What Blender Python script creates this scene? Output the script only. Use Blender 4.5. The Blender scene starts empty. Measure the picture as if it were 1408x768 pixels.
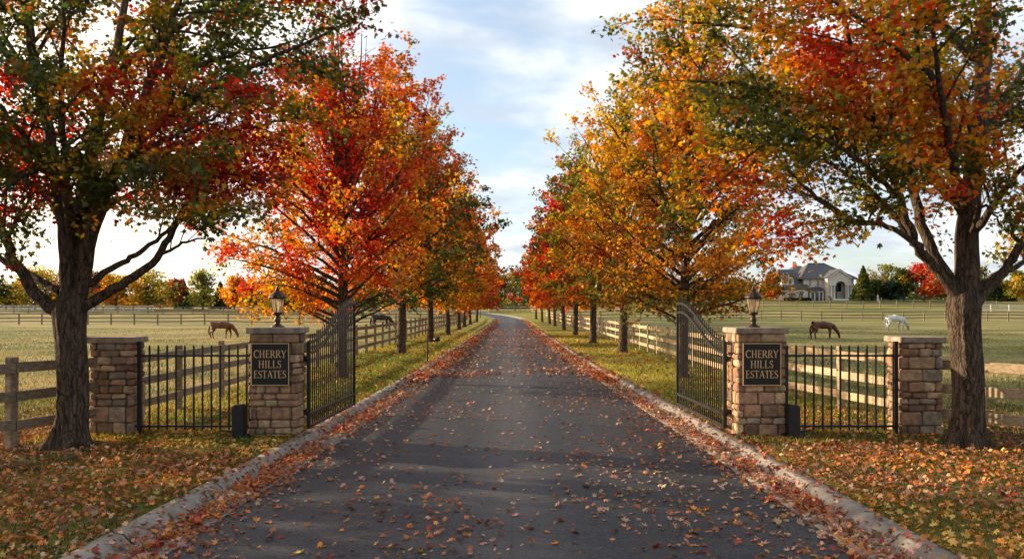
import bpy, bmesh, math, random
import numpy as np
from mathutils import Vector, Matrix

# ------------------------------------------------------------------ camera, world, sun, exposure
SC = bpy.context.scene
COL = SC.collection
EYE = 2.4
FPX = 1100.0          # focal length in photograph pixels (1408 wide)
HZ = 422.0            # horizon line in the photograph
cam = bpy.data.cameras.new('camera')
cam_o = bpy.data.objects.new('camera', cam)
COL.objects.link(cam_o)
cam.sensor_width = 36.0
cam.lens = 36.0 * FPX / 1408.0
cam.shift_y = (HZ - 384.0) / 1408.0
cam.clip_start = 0.1
cam.clip_end = 4000.0
cam_o.location = (0, 0, EYE)
cam_o.rotation_euler = (math.pi / 2, 0, 0)
SC.camera = cam_o

SUN_AZ = math.radians(70.0)     # to the left of the view direction (+Y)
SUN_EL = math.radians(14.0)
sun_dir = Vector((-math.sin(SUN_AZ) * math.cos(SUN_EL), math.cos(SUN_AZ) * math.cos(SUN_EL), math.sin(SUN_EL)))
sun = bpy.data.lights.new('sun', 'SUN')
sun.energy = 5.0
sun.angle = math.radians(0.6)
sun.color = (1.0, 0.80, 0.56)
sun_o = bpy.data.objects.new('sun', sun)
COL.objects.link(sun_o)
sun_o.rotation_euler = sun_dir.to_track_quat('Z', 'Y').to_euler()
sun_o.location = (-60, 40, 60)

world = bpy.data.worlds.new('World')
SC.world = world
world.use_nodes = True
WT = world.node_tree
for n in list(WT.nodes):
    WT.nodes.remove(n)


def wn(t, **kw):
    n = WT.nodes.new(t)
    for k, v in kw.items():
        setattr(n, k, v)
    return n


def build_world():
    L = WT.links.new
    out = wn('ShaderNodeOutputWorld')
    bg = wn('ShaderNodeBackground')
    bg.inputs['Strength'].default_value = 0.115
    sky = wn('ShaderNodeTexSky', sky_type='NISHITA', sun_disc=False)
    sky.sun_elevation = SUN_EL
    sky.sun_rotation = -SUN_AZ
    sky.altitude = 200.0
    sky.air_density = 1.0
    sky.dust_density = 1.5
    sky.ozone_density = 1.2
    tc = wn('ShaderNodeTexCoord')
    sep = wn('ShaderNodeSeparateXYZ')
    L(tc.outputs['Generated'], sep.inputs[0])
    zz = wn('ShaderNodeMath', operation='MAXIMUM'); zz.inputs[1].default_value = 0.0
    L(sep.outputs['Z'], zz.inputs[0])
    za = wn('ShaderNodeMath', operation='ADD'); za.inputs[1].default_value = 0.22
    L(zz.outputs[0], za.inputs[0])
    dx = wn('ShaderNodeMath', operation='DIVIDE'); dy = wn('ShaderNodeMath', operation='DIVIDE')
    L(sep.outputs['X'], dx.inputs[0]); L(za.outputs[0], dx.inputs[1])
    L(sep.outputs['Y'], dy.inputs[0]); L(za.outputs[0], dy.inputs[1])
    cmb = wn('ShaderNodeCombineXYZ')
    L(dx.outputs[0], cmb.inputs[0]); L(dy.outputs[0], cmb.inputs[1])
    mp = wn('ShaderNodeMapping')
    mp.inputs['Scale'].default_value = (1.0, 1.35, 1.0)
    mp.inputs['Location'].default_value = (3.1, 1.7, 0.4)
    mp.inputs['Rotation'].default_value = (0, 0, 0.35)
    L(cmb.outputs[0], mp.inputs['Vector'])
    n1 = wn('ShaderNodeTexNoise')
    n1.inputs['Scale'].default_value = 1.9
    n1.inputs['Detail'].default_value = 9.0
    n1.inputs['Roughness'].default_value = 0.55
    n1.inputs['Distortion'].default_value = 0.5
    L(mp.outputs[0], n1.inputs['Vector'])
    r1 = wn('ShaderNodeMapRange'); r1.interpolation_type = 'SMOOTHSTEP'
    r1.inputs['From Min'].default_value = 0.31
    r1.inputs['From Max'].default_value = 0.60
    L(n1.outputs['Fac'], r1.inputs['Value'])
    # grey undersides: the noise again, slightly offset
    n2 = wn('ShaderNodeTexNoise')
    n2.inputs['Scale'].default_value = 2.6
    n2.inputs['Detail'].default_value = 6.0
    mp2 = wn('ShaderNodeMapping')
    mp2.inputs['Location'].default_value = (8.4, 3.2, 0.0)
    L(cmb.outputs[0], mp2.inputs['Vector'])
    L(mp2.outputs[0], n2.inputs['Vector'])
    cr = wn('ShaderNodeMix', data_type='RGBA')
    r2 = wn('ShaderNodeMapRange'); r2.interpolation_type = 'SMOOTHSTEP'
    r2.inputs['From Min'].default_value = 0.38
    r2.inputs['From Max'].default_value = 0.62
    L(n2.outputs['Fac'], r2.inputs['Value'])
    L(r2.outputs['Result'], cr.inputs['Factor'])
    cr.inputs['A'].default_value = (2.9, 3.2, 3.65, 1)
    cr.inputs['B'].default_value = (5.2, 5.2, 5.2, 1)
    # base sky lifted a little (thin high veil)
    veil = wn('ShaderNodeMix', data_type='RGBA')
    veil.inputs['Factor'].default_value = 0.30
    L(sky.outputs[0], veil.inputs['A'])
    veil.inputs['B'].default_value = (3.3, 4.0, 4.9, 1)
    mix = wn('ShaderNodeMix', data_type='RGBA')
    cf = wn('ShaderNodeMath', operation='MULTIPLY'); cf.inputs[1].default_value = 0.82
    L(r1.outputs['Result'], cf.inputs[0])
    L(cf.outputs[0], mix.inputs['Factor'])
    L(veil.outputs['Result'], mix.inputs['A'])
    L(cr.outputs['Result'], mix.inputs['B'])
    # bright glow of thin cloud towards the low sun
    dot = wn('ShaderNodeVectorMath', operation='DOT_PRODUCT')
    L(tc.outputs['Generated'], dot.inputs[0])
    dot.inputs[1].default_value = tuple(sun_dir)
    g = wn('ShaderNodeMapRange'); g.interpolation_type = 'SMOOTHSTEP'
    g.inputs['From Min'].default_value = 0.45
    g.inputs['From Max'].default_value = 1.0
    L(dot.outputs['Value'], g.inputs['Value'])
    glow = wn('ShaderNodeMix', data_type='RGBA', blend_type='ADD')
    L(g.outputs['Result'], glow.inputs['Factor'])
    L(mix.outputs['Result'], glow.inputs['A'])
    glow.inputs['B'].default_value = (6.0, 3.7, 1.6, 1)
    L(glow.outputs['Result'], bg.inputs['Color'])
    L(bg.outputs[0], out.inputs['Surface'])


build_world()

vs = SC.view_settings
vs.view_transform = 'Standard'
vs.look = 'None'
vs.exposure = 1.1
vs.gamma = 1.0
vs.use_curve_mapping = False
SC.render.engine = 'CYCLES'
SC.cycles.max_bounces = 7
SC.cycles.diffuse_bounces = 3
SC.cycles.glossy_bounces = 2
SC.cycles.transmission_bounces = 5
SC.cycles.transparent_max_bounces = 6
SC.cycles.use_denoising = True
SC.cycles.caustics_reflective = False
SC.cycles.caustics_refractive = False

# ------------------------------------------------------------------ helpers
RNG = np.random.default_rng(7)
random.seed(11)


def sm(t):
    t = np.clip(t, 0.0, 1.0)
    return t * t * (3 - 2 * t)


def gz(x, y):
    """height of the grass"""
    x = np.asarray(x, float); y = np.asarray(y, float)
    a = np.where(x < 0, 1.1 + 0.8 * sm(-x / 45.0), 1.1 + 3.0 * sm(x / 50.0))
    z = a * sm((y - 132.0) / 63.0) + 0.006 * np.maximum(y - 195.0, 0.0)
    w = sm((np.abs(x) - 9.0) / 10.0) * sm((y - 18) / 12.0)
    z = z + w * 0.07 * (np.sin(x * 0.21 + 1.3) * np.sin(y * 0.17) + 0.6 * np.sin(x * 0.47 - y * 0.33))
    return z


def gzf(x, y):
    return float(gz(x, y))


def at(px, py, D):
    """world point of a photograph pixel at depth D"""
    return Vector(((px - 704.0) * D / FPX, D, EYE - (py - HZ) * D / FPX))


def xat(px, D):
    return (px - 704.0) * D / FPX


ORIG = {}


def tag(o, label=None, cat=None, group=None, kind=None):
    if label: o['label'] = label
    if cat: o['category'] = cat
    if group: o['group'] = group
    if kind: o['kind'] = kind
    return o


def thing(name, label, cat, loc, group=None):
    o = bpy.data.objects.new(name, None)
    COL.objects.link(o)
    o.location = loc
    o.empty_display_size = 0.3
    ORIG[o.name] = Vector(loc)
    return tag(o, label, cat, group)


def link_mesh(name, me, parent=None, loc=None):
    o = bpy.data.objects.new(name, me)
    COL.objects.link(o)
    if parent is not None:
        o.parent = parent
        ORIG[o.name] = ORIG[parent.name]
    elif loc is not None:
        o.location = loc
        ORIG[o.name] = Vector(loc)
    else:
        ORIG[o.name] = Vector((0, 0, 0))
    return o


def np_mesh(name, V, faces_flat, sizes, mat, cols=None, smooth=False):
    """V (n,3); faces_flat int array; sizes int array; cols per-vertex (n,3)"""
    me = bpy.data.meshes.new(name)
    nv = len(V); nl = len(faces_flat); nf = len(sizes)
    me.vertices.add(nv)
    me.vertices.foreach_set('co', np.ascontiguousarray(V, dtype=np.float32).ravel())
    me.loops.add(nl)
    me.loops.foreach_set('vertex_index', np.ascontiguousarray(faces_flat, dtype=np.int32))
    me.polygons.add(nf)
    st = np.zeros(nf, dtype=np.int32)
    st[1:] = np.cumsum(sizes)[:-1]
    me.polygons.foreach_set('loop_start', st)
    if smooth:
        me.polygons.foreach_set('use_smooth', np.ones(nf, dtype=bool))
    if cols is not None:
        at_ = me.attributes.new('col', 'FLOAT_COLOR', 'POINT')
        c4 = np.ones((nv, 4), dtype=np.float32)
        c4[:, :3] = cols
        at_.data.foreach_set('color', c4.ravel())
    me.update(calc_edges=True)
    if mat is not None:
        me.materials.append(mat)
    return me


class MB:
    """collects shapes in world space, then builds ONE mesh"""
    def __init__(self):
        self.v = []; self.f = []; self.c = []; self.cur = (1, 1, 1); self.sm = []

    def add(self, vs_, fs, smooth=False):
        b = len(self.v)
        for p in vs_:
            self.v.append((p[0], p[1], p[2])); self.c.append(self.cur)
        for f in fs:
            self.f.append([b + i for i in f]); self.sm.append(smooth)

    def cbox(self, c, h, b=0.004, M=None, jit=0.0):
        """chamfered box, centre c, half sizes h"""
        hx, hy, hz = h
        b = min(b, hx * 0.45, hy * 0.45, hz * 0.45)
        vs_ = []; idx = {}
        for sx in (-1, 1):
            for sy in (-1, 1):
                for sz in (-1, 1):
                    j = [random.uniform(-jit, jit) for _ in range(3)]
                    for ax in range(3):
                        p = [sx * (hx - b), sy * (hy - b), sz * (hz - b)]
                        p[ax] = (sx * hx, sy * hy, sz * hz)[ax]
                        p = [p[k] + j[k] for k in range(3)]
                        idx[(sx, sy, sz, ax)] = len(vs_); vs_.append(Vector(p))
        fs = []
        S = (-1, 1)
        for ax in range(3):
            for s in S:
                o = [k for k in range(3) if k != ax]
                q = []
                for (u, w) in ((-1, -1), (1, -1), (1, 1), (-1, 1)):
                    k = [0, 0, 0]; k[ax] = s; k[o[0]] = u; k[o[1]] = w
                    q.append(idx[(k[0], k[1], k[2], ax)])
                fs.append(q)
        for ax in range(3):          # chamfers along axis ax
            o = [k for k in range(3) if k != ax]
            for u in S:
                for w in S:
                    q = []
                    for (e, fa) in ((-1, o[0]), (1, o[0]), (1, o[1]), (-1, o[1])):
                        k = [0, 0, 0]; k[ax] = e; k[o[0]] = u; k[o[1]] = w
                        q.append(idx[(k[0], k[1], k[2], fa)])
                    fs.append(q)
        for sx in S:
            for sy in S:
                for sz in S:
                    fs.append([idx[(sx, sy, sz, a)] for a in range(3)])
        out = []
        for f in fs:
            a, b_, c_ = vs_[f[0]], vs_[f[1]], vs_[f[2]]
            n = (b_ - a).cross(c_ - a)
            m = sum((vs_[i] for i in f), Vector()) / len(f)
            out.append(f if n.dot(m) > 0 else f[::-1])
        c = Vector(c)
        if M is not None:
            vs_ = [c + M @ p for p in vs_]
        else:
            vs_ = [c + p for p in vs_]
        self.add(vs_, out)

    def bar(self, p, q, w, h, b=0.004, up=(0, 0, 1)):
        """rectangular bar from p to q; w across, h along up"""
        p = Vector(p); q = Vector(q)
        d = q - p; L = d.length; d.normalize()
        u = Vector(up)
        s = d.cross(u)
        if s.length < 1e-5: s = d.cross(Vector((0, 1, 0)))
        s.normalize(); u2 = s.cross(d)
        M = Matrix((d, s, u2)).transposed()
        self.cbox((p + q) / 2, (L / 2, w / 2, h / 2), b, M)

    def tube(self, pts, rad, n=8, cap=True, smooth=True):
        pts = [Vector(p) for p in pts]
        if not hasattr(rad, '__len__'): rad = [rad] * len(pts)
        rings = []; vs_ = []
        ref = None
        for i, p in enumerate(pts):
            t = (pts[min(i + 1, len(pts) - 1)] - pts[max(i - 1, 0)]).normalized()
            if ref is None:
                ref = t.cross(Vector((0, 0, 1)))
                if ref.length < 1e-3: ref = Vector((1, 0, 0))
            a = (ref - t * ref.dot(t)).normalized(); ref = a
            b = t.cross(a)
            for k in range(n):
                an = 2 * math.pi * k / n
                vs_.append(p + (a * math.cos(an) + b * math.sin(an)) * rad[i])
        fs = []
        for i in range(len(pts) - 1):
            for k in range(n):
                k2 = (k + 1) % n
                fs.append([i * n + k, i * n + k2, (i + 1) * n + k2, (i + 1) * n + k])
        if cap:
            fs.append(list(range(n))[::-1])
            fs.append([(len(pts) - 1) * n + k for k in range(n)])
        self.add(vs_, fs, smooth)

    def lathe(self, c, prof, n=16, smooth=True):
        """profile list of (r, z) from bottom to top, about the vertical through c"""
        c = Vector(c); vs_ = []; fs = []
        for r, z in prof:
            for k in range(n):
                an = 2 * math.pi * (k + 0.5) / n
                vs_.append(c + Vector((r * math.cos(an), r * math.sin(an), z)))
        for i in range(len(prof) - 1):
            for k in range(n):
                k2 = (k + 1) % n
                fs.append([i * n + k, i * n + k2, (i + 1) * n + k2, (i + 1) * n + k])
        fs.append(list(range(n))[::-1])
        fs.append([(len(prof) - 1) * n + k for k in range(n)])
        self.add(vs_, fs, smooth)

    def prism(self, poly, fr, to):
        """polygon poly of 2-D points mapped by fr(u,v)->front point and to(u,v)->back point"""
        n = len(poly)
        a = [fr(*p) for p in poly]; b = [to(*p) for p in poly]
        fs = [list(range(n)), list(range(2 * n - 1, n - 1, -1))]
        for k in range(n):
            k2 = (k + 1) % n
            fs.append([k2, k, n + k, n + k2])
        self.add(a + b, fs)

    def quad(self, *p):
        self.add(p, [list(range(len(p)))])

    def build(self, name, mat, parent=None, loc=None, fix=False):
        me = bpy.data.meshes.new(name)
        off = Vector((0, 0, 0))
        if parent is not None: off = ORIG[parent.name]
        elif loc is not None: off = Vector(loc)
        V = np.array(self.v, dtype=np.float64) - np.array(off)
        me.from_pydata([tuple(p) for p in V], [], self.f)
        a = me.attributes.new('col', 'FLOAT_COLOR', 'POINT')
        c4 = np.ones((len(V), 4), dtype=np.float32); c4[:, :3] = np.array(self.c)
        a.data.foreach_set('color', c4.ravel())
        me.polygons.foreach_set('use_smooth', np.array(self.sm, dtype=bool))
        if fix:
            bm = bmesh.new(); bm.from_mesh(me)
            bmesh.ops.recalc_face_normals(bm, faces=bm.faces)
            bm.to_mesh(me); bm.free()
        me.update()
        me.materials.append(mat)
        return link_mesh(name, me, parent, loc)


# ------------------------------------------------------------------ materials
class NT:
    def __init__(self, name):
        self.m = bpy.data.materials.new(name)
        self.m.use_nodes = True
        self.t = self.m.node_tree
        for n in list(self.t.nodes): self.t.nodes.remove(n)
        self.out = self.n('ShaderNodeOutputMaterial')

    def n(self, t, **kw):
        x = self.t.nodes.new(t)
        for k, v in kw.items(): setattr(x, k, v)
        return x

    def l(self, a, b): self.t.links.new(a, b)

    def noise(self, vec, scale, detail=4, rough=0.55, dist=0.0):
        x = self.n('ShaderNodeTexNoise')
        x.inputs['Scale'].default_value = scale
        x.inputs['Detail'].default_value = detail
        x.inputs['Roughness'].default_value = rough
        x.inputs['Distortion'].default_value = dist
        if vec is not None: self.l(vec, x.inputs['Vector'])
        return x.outputs['Fac']

    def map(self, vec, scale=(1, 1, 1), loc=(0, 0, 0)):
        x = self.n('ShaderNodeMapping')
        x.inputs['Scale'].default_value = scale
        x.inputs['Location'].default_value = loc
        self.l(vec, x.inputs['Vector'])
        return x.outputs[0]

    def rng(self, v, a, b, c=0.0, d=1.0, smooth=True):
        x = self.n('ShaderNodeMapRange')
        if smooth: x.interpolation_type = 'SMOOTHSTEP'
        x.inputs['From Min'].default_value = a; x.inputs['From Max'].default_value = b
        x.inputs['To Min'].default_value = c; x.inputs['To Max'].default_value = d
        self.l(v, x.inputs['Value'])
        return x.outputs['Result']

    def mix(self, f, a, b, blend='MIX'):
        x = self.n('ShaderNodeMix', data_type='RGBA', blend_type=blend)
        for s, v in (('Factor', f), ('A', a), ('B', b)):
            if isinstance(v, bpy.types.NodeSocket): self.l(v, x.inputs[s])
            elif isinstance(v, (int, float)): x.inputs[s].default_value = v
            else: x.inputs[s].default_value = (v[0], v[1], v[2], 1)
        return x.outputs['Result']

    def math(self, op, a, b=None):
        x = self.n('ShaderNodeMath', operation=op)
        for i, v in enumerate((a, b)):
            if v is None: continue
            if isinstance(v, bpy.types.NodeSocket): self.l(v, x.inputs[i])
            else: x.inputs[i].default_value = v
        return x.outputs[0]

    def pos(self):
        return self.n('ShaderNodeNewGeometry').outputs['Position']

    def obj(self):
        return self.n('ShaderNodeTexCoord').outputs['Object']

    def attr(self, name='col'):
        return self.n('ShaderNodeAttribute', attribute_name=name).outputs['Color']

    def bump(self, h, strength=0.5, dist=0.02):
        x = self.n('ShaderNodeBump')
        x.inputs['Strength'].default_value = strength
        x.inputs['Distance'].default_value = dist
        self.l(h, x.inputs['Height'])
        return x.outputs[0]

    def bsdf(self, col, rough=0.7, normal=None, metal=0.0, spec=0.5, **kw):
        x = self.n('ShaderNodeBsdfPrincipled')
        for s, v in (('Base Color', col), ('Roughness', rough), ('Metallic', metal)):
            if isinstance(v, bpy.types.NodeSocket): self.l(v, x.inputs[s])
            elif isinstance(v, (int, float)): x.inputs[s].default_value = v
            else: x.inputs[s].default_value = (v[0], v[1], v[2], 1)
        x.inputs['Specular IOR Level'].default_value = spec
        for k, v in kw.items():
            x.inputs[k].default_value = v
        if normal is not None: self.l(normal, x.inputs['Normal'])
        self.l(x.outputs[0], self.out.inputs['Surface'])
        return x


def leaf_mat(name, trans=0.54, rough=0.6, spec=0.10):
    t = NT(name)
    c = t.attr()
    d = t.n('ShaderNodeBsdfDiffuse'); t.l(c, d.inputs['Color'])
    tr = t.n('ShaderNodeBsdfTranslucent')
    hs = t.n('ShaderNodeHueSaturation')
    hs.inputs['Saturation'].default_value = 1.1
    hs.inputs['Value'].default_value = 1.35
    t.l(c, hs.inputs['Color']); t.l(hs.outputs[0], tr.inputs['Color'])
    m = t.n('ShaderNodeMixShader'); m.inputs[0].default_value = trans
    t.l(d.outputs[0], m.inputs[1]); t.l(tr.outputs[0], m.inputs[2])
    g = t.n('ShaderNodeBsdfGlossy'); g.inputs['Roughness'].default_value = 0.45
    g.inputs['Color'].default_value = (0.9, 0.9, 0.9, 1)
    m2 = t.n('ShaderNodeMixShader')
    m2.inputs[0].default_value = spec * 0.25
    t.l(m.outputs[0], m2.inputs[1]); t.l(g.outputs[0], m2.inputs[2])
    t.l(m2.outputs[0], t.out.inputs['Surface'])
    return t.m


M_LEAF = leaf_mat('autumn_leaf')
M_FALLEN = leaf_mat('fallen_leaf', trans=0.15, spec=0.10)
M_GRASS = leaf_mat('grass_blade', trans=0.3, spec=0.08)


def mk_bark():
    t = NT('maple_bark')
    p = t.obj()
    w = t.n('ShaderNodeVectorMath', operation='ADD')
    nz = t.n('ShaderNodeTexNoise'); nz.inputs['Scale'].default_value = 2.5; nz.inputs['Detail'].default_value = 3
    t.l(p, nz.inputs['Vector'])
    sc = t.n('ShaderNodeVectorMath', operation='SCALE'); sc.inputs['Scale'].default_value = 0.22
    t.l(nz.outputs['Color'], sc.inputs[0]); t.l(p, w.inputs[0]); t.l(sc.outputs[0], w.inputs[1])
    v = t.map(w.outputs[0], (8.0, 8.0, 0.8))
    vo = t.n('ShaderNodeTexVoronoi', feature='DISTANCE_TO_EDGE'); vo.inputs['Scale'].default_value = 2.2
    t.l(v, vo.inputs['Vector'])
    plate = t.rng(vo.outputs['Distance'], 0.0, 0.22)
    a = t.noise(v, 3.2, 8, 0.68, 0.8)
    b = t.noise(p, 1.4, 3)
    f = t.noise(p, 42.0, 4, 0.7)
    h = t.math('ADD', t.math('MULTIPLY', plate, 0.22), t.math('ADD', a, t.math('MULTIPLY', f, 0.25)))
    c = t.mix(t.rng(h, 0.48, 1.02), (0.026, 0.018, 0.013), (0.185, 0.13, 0.088))
    c = t.mix(t.rng(b, 0.42, 0.72, 0, 0.4), c, (0.085, 0.07, 0.055))
    lich = t.math('MULTIPLY', t.rng(t.noise(p, 6.5, 5, 0.7), 0.60, 0.70), plate)
    c = t.mix(t.math('MULTIPLY', lich, 0.55), c, (0.22, 0.215, 0.18))
    t.bsdf(c, 0.92, t.bump(h, 1.0, 0.07), spec=0.12)
    return t.m


M_BARK = mk_bark()


def mk_stone():
    t = NT('veneer_stone')
    p = t.obj()
    c0 = t.attr()
    a = t.noise(p, 9.0, 6, 0.6)
    b = t.noise(p, 45.0, 5, 0.65)
    c = t.mix(t.rng(a, 0.3, 0.75), t.mix(1.0, c0, (0.62, 0.60, 0.60), 'MULTIPLY'), t.mix(1.0, c0, (1.25, 1.18, 1.08), 'MULTIPLY'))
    c = t.mix(t.rng(b, 0.55, 0.8, 0, 0.35), c, (0.10, 0.07, 0.05))
    h = t.math('ADD', t.math('MULTIPLY', a, 1.0), t.math('MULTIPLY', b, 0.5))
    t.bsdf(c, 0.88, t.bump(h, 0.9, 0.022), spec=0.2)
    return t.m


M_STONE = mk_stone()


def mk_noise_mat(name, c1, c2, scale=8.0, rough=0.8, bump=0.4, bdist=0.01, stretch=(1, 1, 1), spec=0.3, lo=0.35, hi=0.65, metal=0.0, detail=6):
    t = NT(name)
    p = t.map(t.obj(), stretch)
    a = t.noise(p, scale, detail, 0.6)
    b = t.noise(p, scale * 7, 3, 0.6)
    c = t.mix(t.rng(a, lo, hi), c1, c2)
    c = t.mix(t.rng(b, 0.4, 0.8, 0.0, 0.35), c, [0.55 * (x + y) * 0.5 for x, y in zip(c1, c2)])
    h = t.math('ADD', a, t.math('MULTIPLY', b, 0.4))
    t.bsdf(c, rough, t.bump(h, bump, bdist), spec=spec, metal=metal)
    return t.m


M_MORTAR = mk_noise_mat('mortar', (0.07, 0.055, 0.045), (0.13, 0.105, 0.085), 14, 0.95, 0.5, 0.01)
M_CAP = mk_noise_mat('cap_stone', (0.20, 0.155, 0.115), (0.37, 0.29, 0.22), 7, 0.85, 0.5, 0.01)
M_IRON = mk_noise_mat('black_iron', (0.007, 0.0065, 0.006), (0.014, 0.0125, 0.011), 12, 0.42, 0.1, 0.002, spec=0.4)
M_BRONZE = mk_noise_mat('lamp_bronze', (0.035, 0.022, 0.014), (0.07, 0.045, 0.028), 20, 0.42, 0.2, 0.003, metal=0.4)
M_PANEL = mk_noise_mat('plaque_black', (0.010, 0.009, 0.008), (0.016, 0.014, 0.012), 20, 0.5, 0.15, 0.002)
M_GOLD = mk_noise_mat('plaque_gold', (0.52, 0.32, 0.14), (0.62, 0.40, 0.19), 30, 0.42, 0.1, 0.002, metal=0.35)
M_PLASTIC = mk_noise_mat('black_plastic', (0.012, 0.012, 0.012), (0.02, 0.02, 0.02), 9, 0.5, 0.1, 0.002)


def mk_wood(name, c1, c2, stretch):
    t = NT(name)
    at_ = t.attr()
    p = t.map(t.obj(), stretch)
    a = t.noise(p, 3.0, 7, 0.65, 0.4)
    b = t.noise(t.obj(), 0.9, 2)
    c = t.mix(t.rng(a, 0.32, 0.68), c1, c2)
    c = t.mix(1.0, c, at_, 'MULTIPLY')
    c = t.mix(t.rng(b, 0.5, 0.75, 0, 0.35), c, [x * 0.6 for x in c1])
    t.bsdf(c, 0.85, t.bump(a, 0.6, 0.01), spec=0.2)
    return t.m


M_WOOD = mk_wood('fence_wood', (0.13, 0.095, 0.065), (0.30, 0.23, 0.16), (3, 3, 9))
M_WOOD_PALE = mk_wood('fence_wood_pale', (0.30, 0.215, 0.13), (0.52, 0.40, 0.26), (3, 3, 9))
M_WHITE = mk_noise_mat('white_rail_paint', (0.55, 0.53, 0.50), (0.72, 0.70, 0.66), 6, 0.6, 0.2, 0.004)


def mk_asphalt():
    t = NT('asphalt')
    p = t.pos()
    sep = t.n('ShaderNodeSeparateXYZ'); t.l(p, sep.inputs[0])
    fine = t.noise(p, 34.0, 6, 0.85)
    mid = t.noise(p, 14.0, 5, 0.6)
    big = t.noise(t.map(p, (0.9, 0.22, 1)), 1.0, 5, 0.6)
    c = t.mix(t.rng(big, 0.3, 0.7), (0.009, 0.012, 0.018), (0.021, 0.025, 0.032))
    c = t.mix(t.rng(mid, 0.4, 0.75, 0, 0.5), c, (0.062, 0.058, 0.054))
    c = t.mix(t.rng(fine, 0.50, 0.60, 0, 0.7), c, (0.085, 0.088, 0.092))
    c = t.mix(t.rng(fine, 0.38, 0.48, 0.85, 0.0), c, (0.010, 0.010, 0.011))
    # the paving seam down the middle, worn pale
    ax = t.math('ABSOLUTE', t.math('ADD', sep.outputs['X'], t.math('MULTIPLY', t.math('SUBTRACT', t.noise(p, 0.35, 3), 0.5), 0.5)))
    c = t.mix(t.rng(ax, 0.06, 0.85, 0.30, 0.0), c, (0.115, 0.105, 0.10))
    seam = t.rng(t.math('ABSOLUTE', t.math('ADD', sep.outputs['X'], t.math('MULTIPLY', t.math('SUBTRACT', t.noise(p, 3.0, 3), 0.5), 0.06))), 0.004, 0.025, 0.28, 0.0)
    stain = t.rng(t.noise(t.map(p, (0.7, 0.45, 1), (4, 9, 0)), 1.0, 6, 0.7), 0.54, 0.70, 0.0, 0.35)
    c = t.mix(stain, c, (0.050, 0.040, 0.033))
    c = t.mix(seam, c, (0.012, 0.012, 0.012))
    ck = t.n('ShaderNodeTexVoronoi', feature='DISTANCE_TO_EDGE'); ck.inputs['Scale'].default_value = 0.32
    wv = t.n('ShaderNodeVectorMath', operation='ADD')
    nz = t.n('ShaderNodeTexNoise'); nz.inputs['Scale'].default_value = 0.9; nz.inputs['Detail'].default_value = 6
    t.l(p, nz.inputs['Vector']); t.l(p, wv.inputs[0]); t.l(nz.outputs['Color'], wv.inputs[1]); t.l(wv.outputs[0], ck.inputs['Vector'])
    crack = t.math('MULTIPLY', t.rng(ck.outputs['Distance'], 0.0, 0.006, 0.75, 0.0), t.rng(t.noise(p, 0.22, 3), 0.46, 0.56))
    c = t.mix(crack, c, (0.006, 0.006, 0.006))
    h = t.math('ADD', fine, t.math('MULTIPLY', mid, 0.3))
    rg = t.rng(big, 0.3, 0.7, 0.56, 0.72)
    t.bsdf(c, rg, t.bump(h, 0.6, 0.006), spec=0.32)
    return t.m


M_ASPHALT = mk_asphalt()


def mk_concrete():
    t = NT('kerb_concrete')
    p = t.pos()
    sep = t.n('ShaderNodeSeparateXYZ'); t.l(p, sep.inputs[0])
    a = t.noise(p, 3.0, 6, 0.62)
    b = t.noise(p, 60.0, 4, 0.65)
    c = t.mix(t.rng(a, 0.32, 0.7), (0.17, 0.15, 0.128), (0.29, 0.262, 0.225))
    c = t.mix(t.rng(b, 0.5, 0.8, 0, 0.5), c, (0.12, 0.10, 0.085))
    j = t.math('FRACT', t.math('MULTIPLY', sep.outputs['Y'], 1 / 2.4))
    jm = t.rng(t.math('ABSOLUTE', t.math('SUBTRACT', j, 0.5)), 0.003, 0.010, 1.0, 0.0)
    c = t.mix(jm, c, (0.035, 0.03, 0.026))
    h = t.math('SUBTRACT', t.math('ADD', a, t.math('MULTIPLY', b, 0.5)), t.math('MULTIPLY', jm, 2.0))
    t.bsdf(c, 0.85, t.bump(h, 0.5, 0.006), spec=0.25)
    return t.m


M_CONC = mk_concrete()


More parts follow.
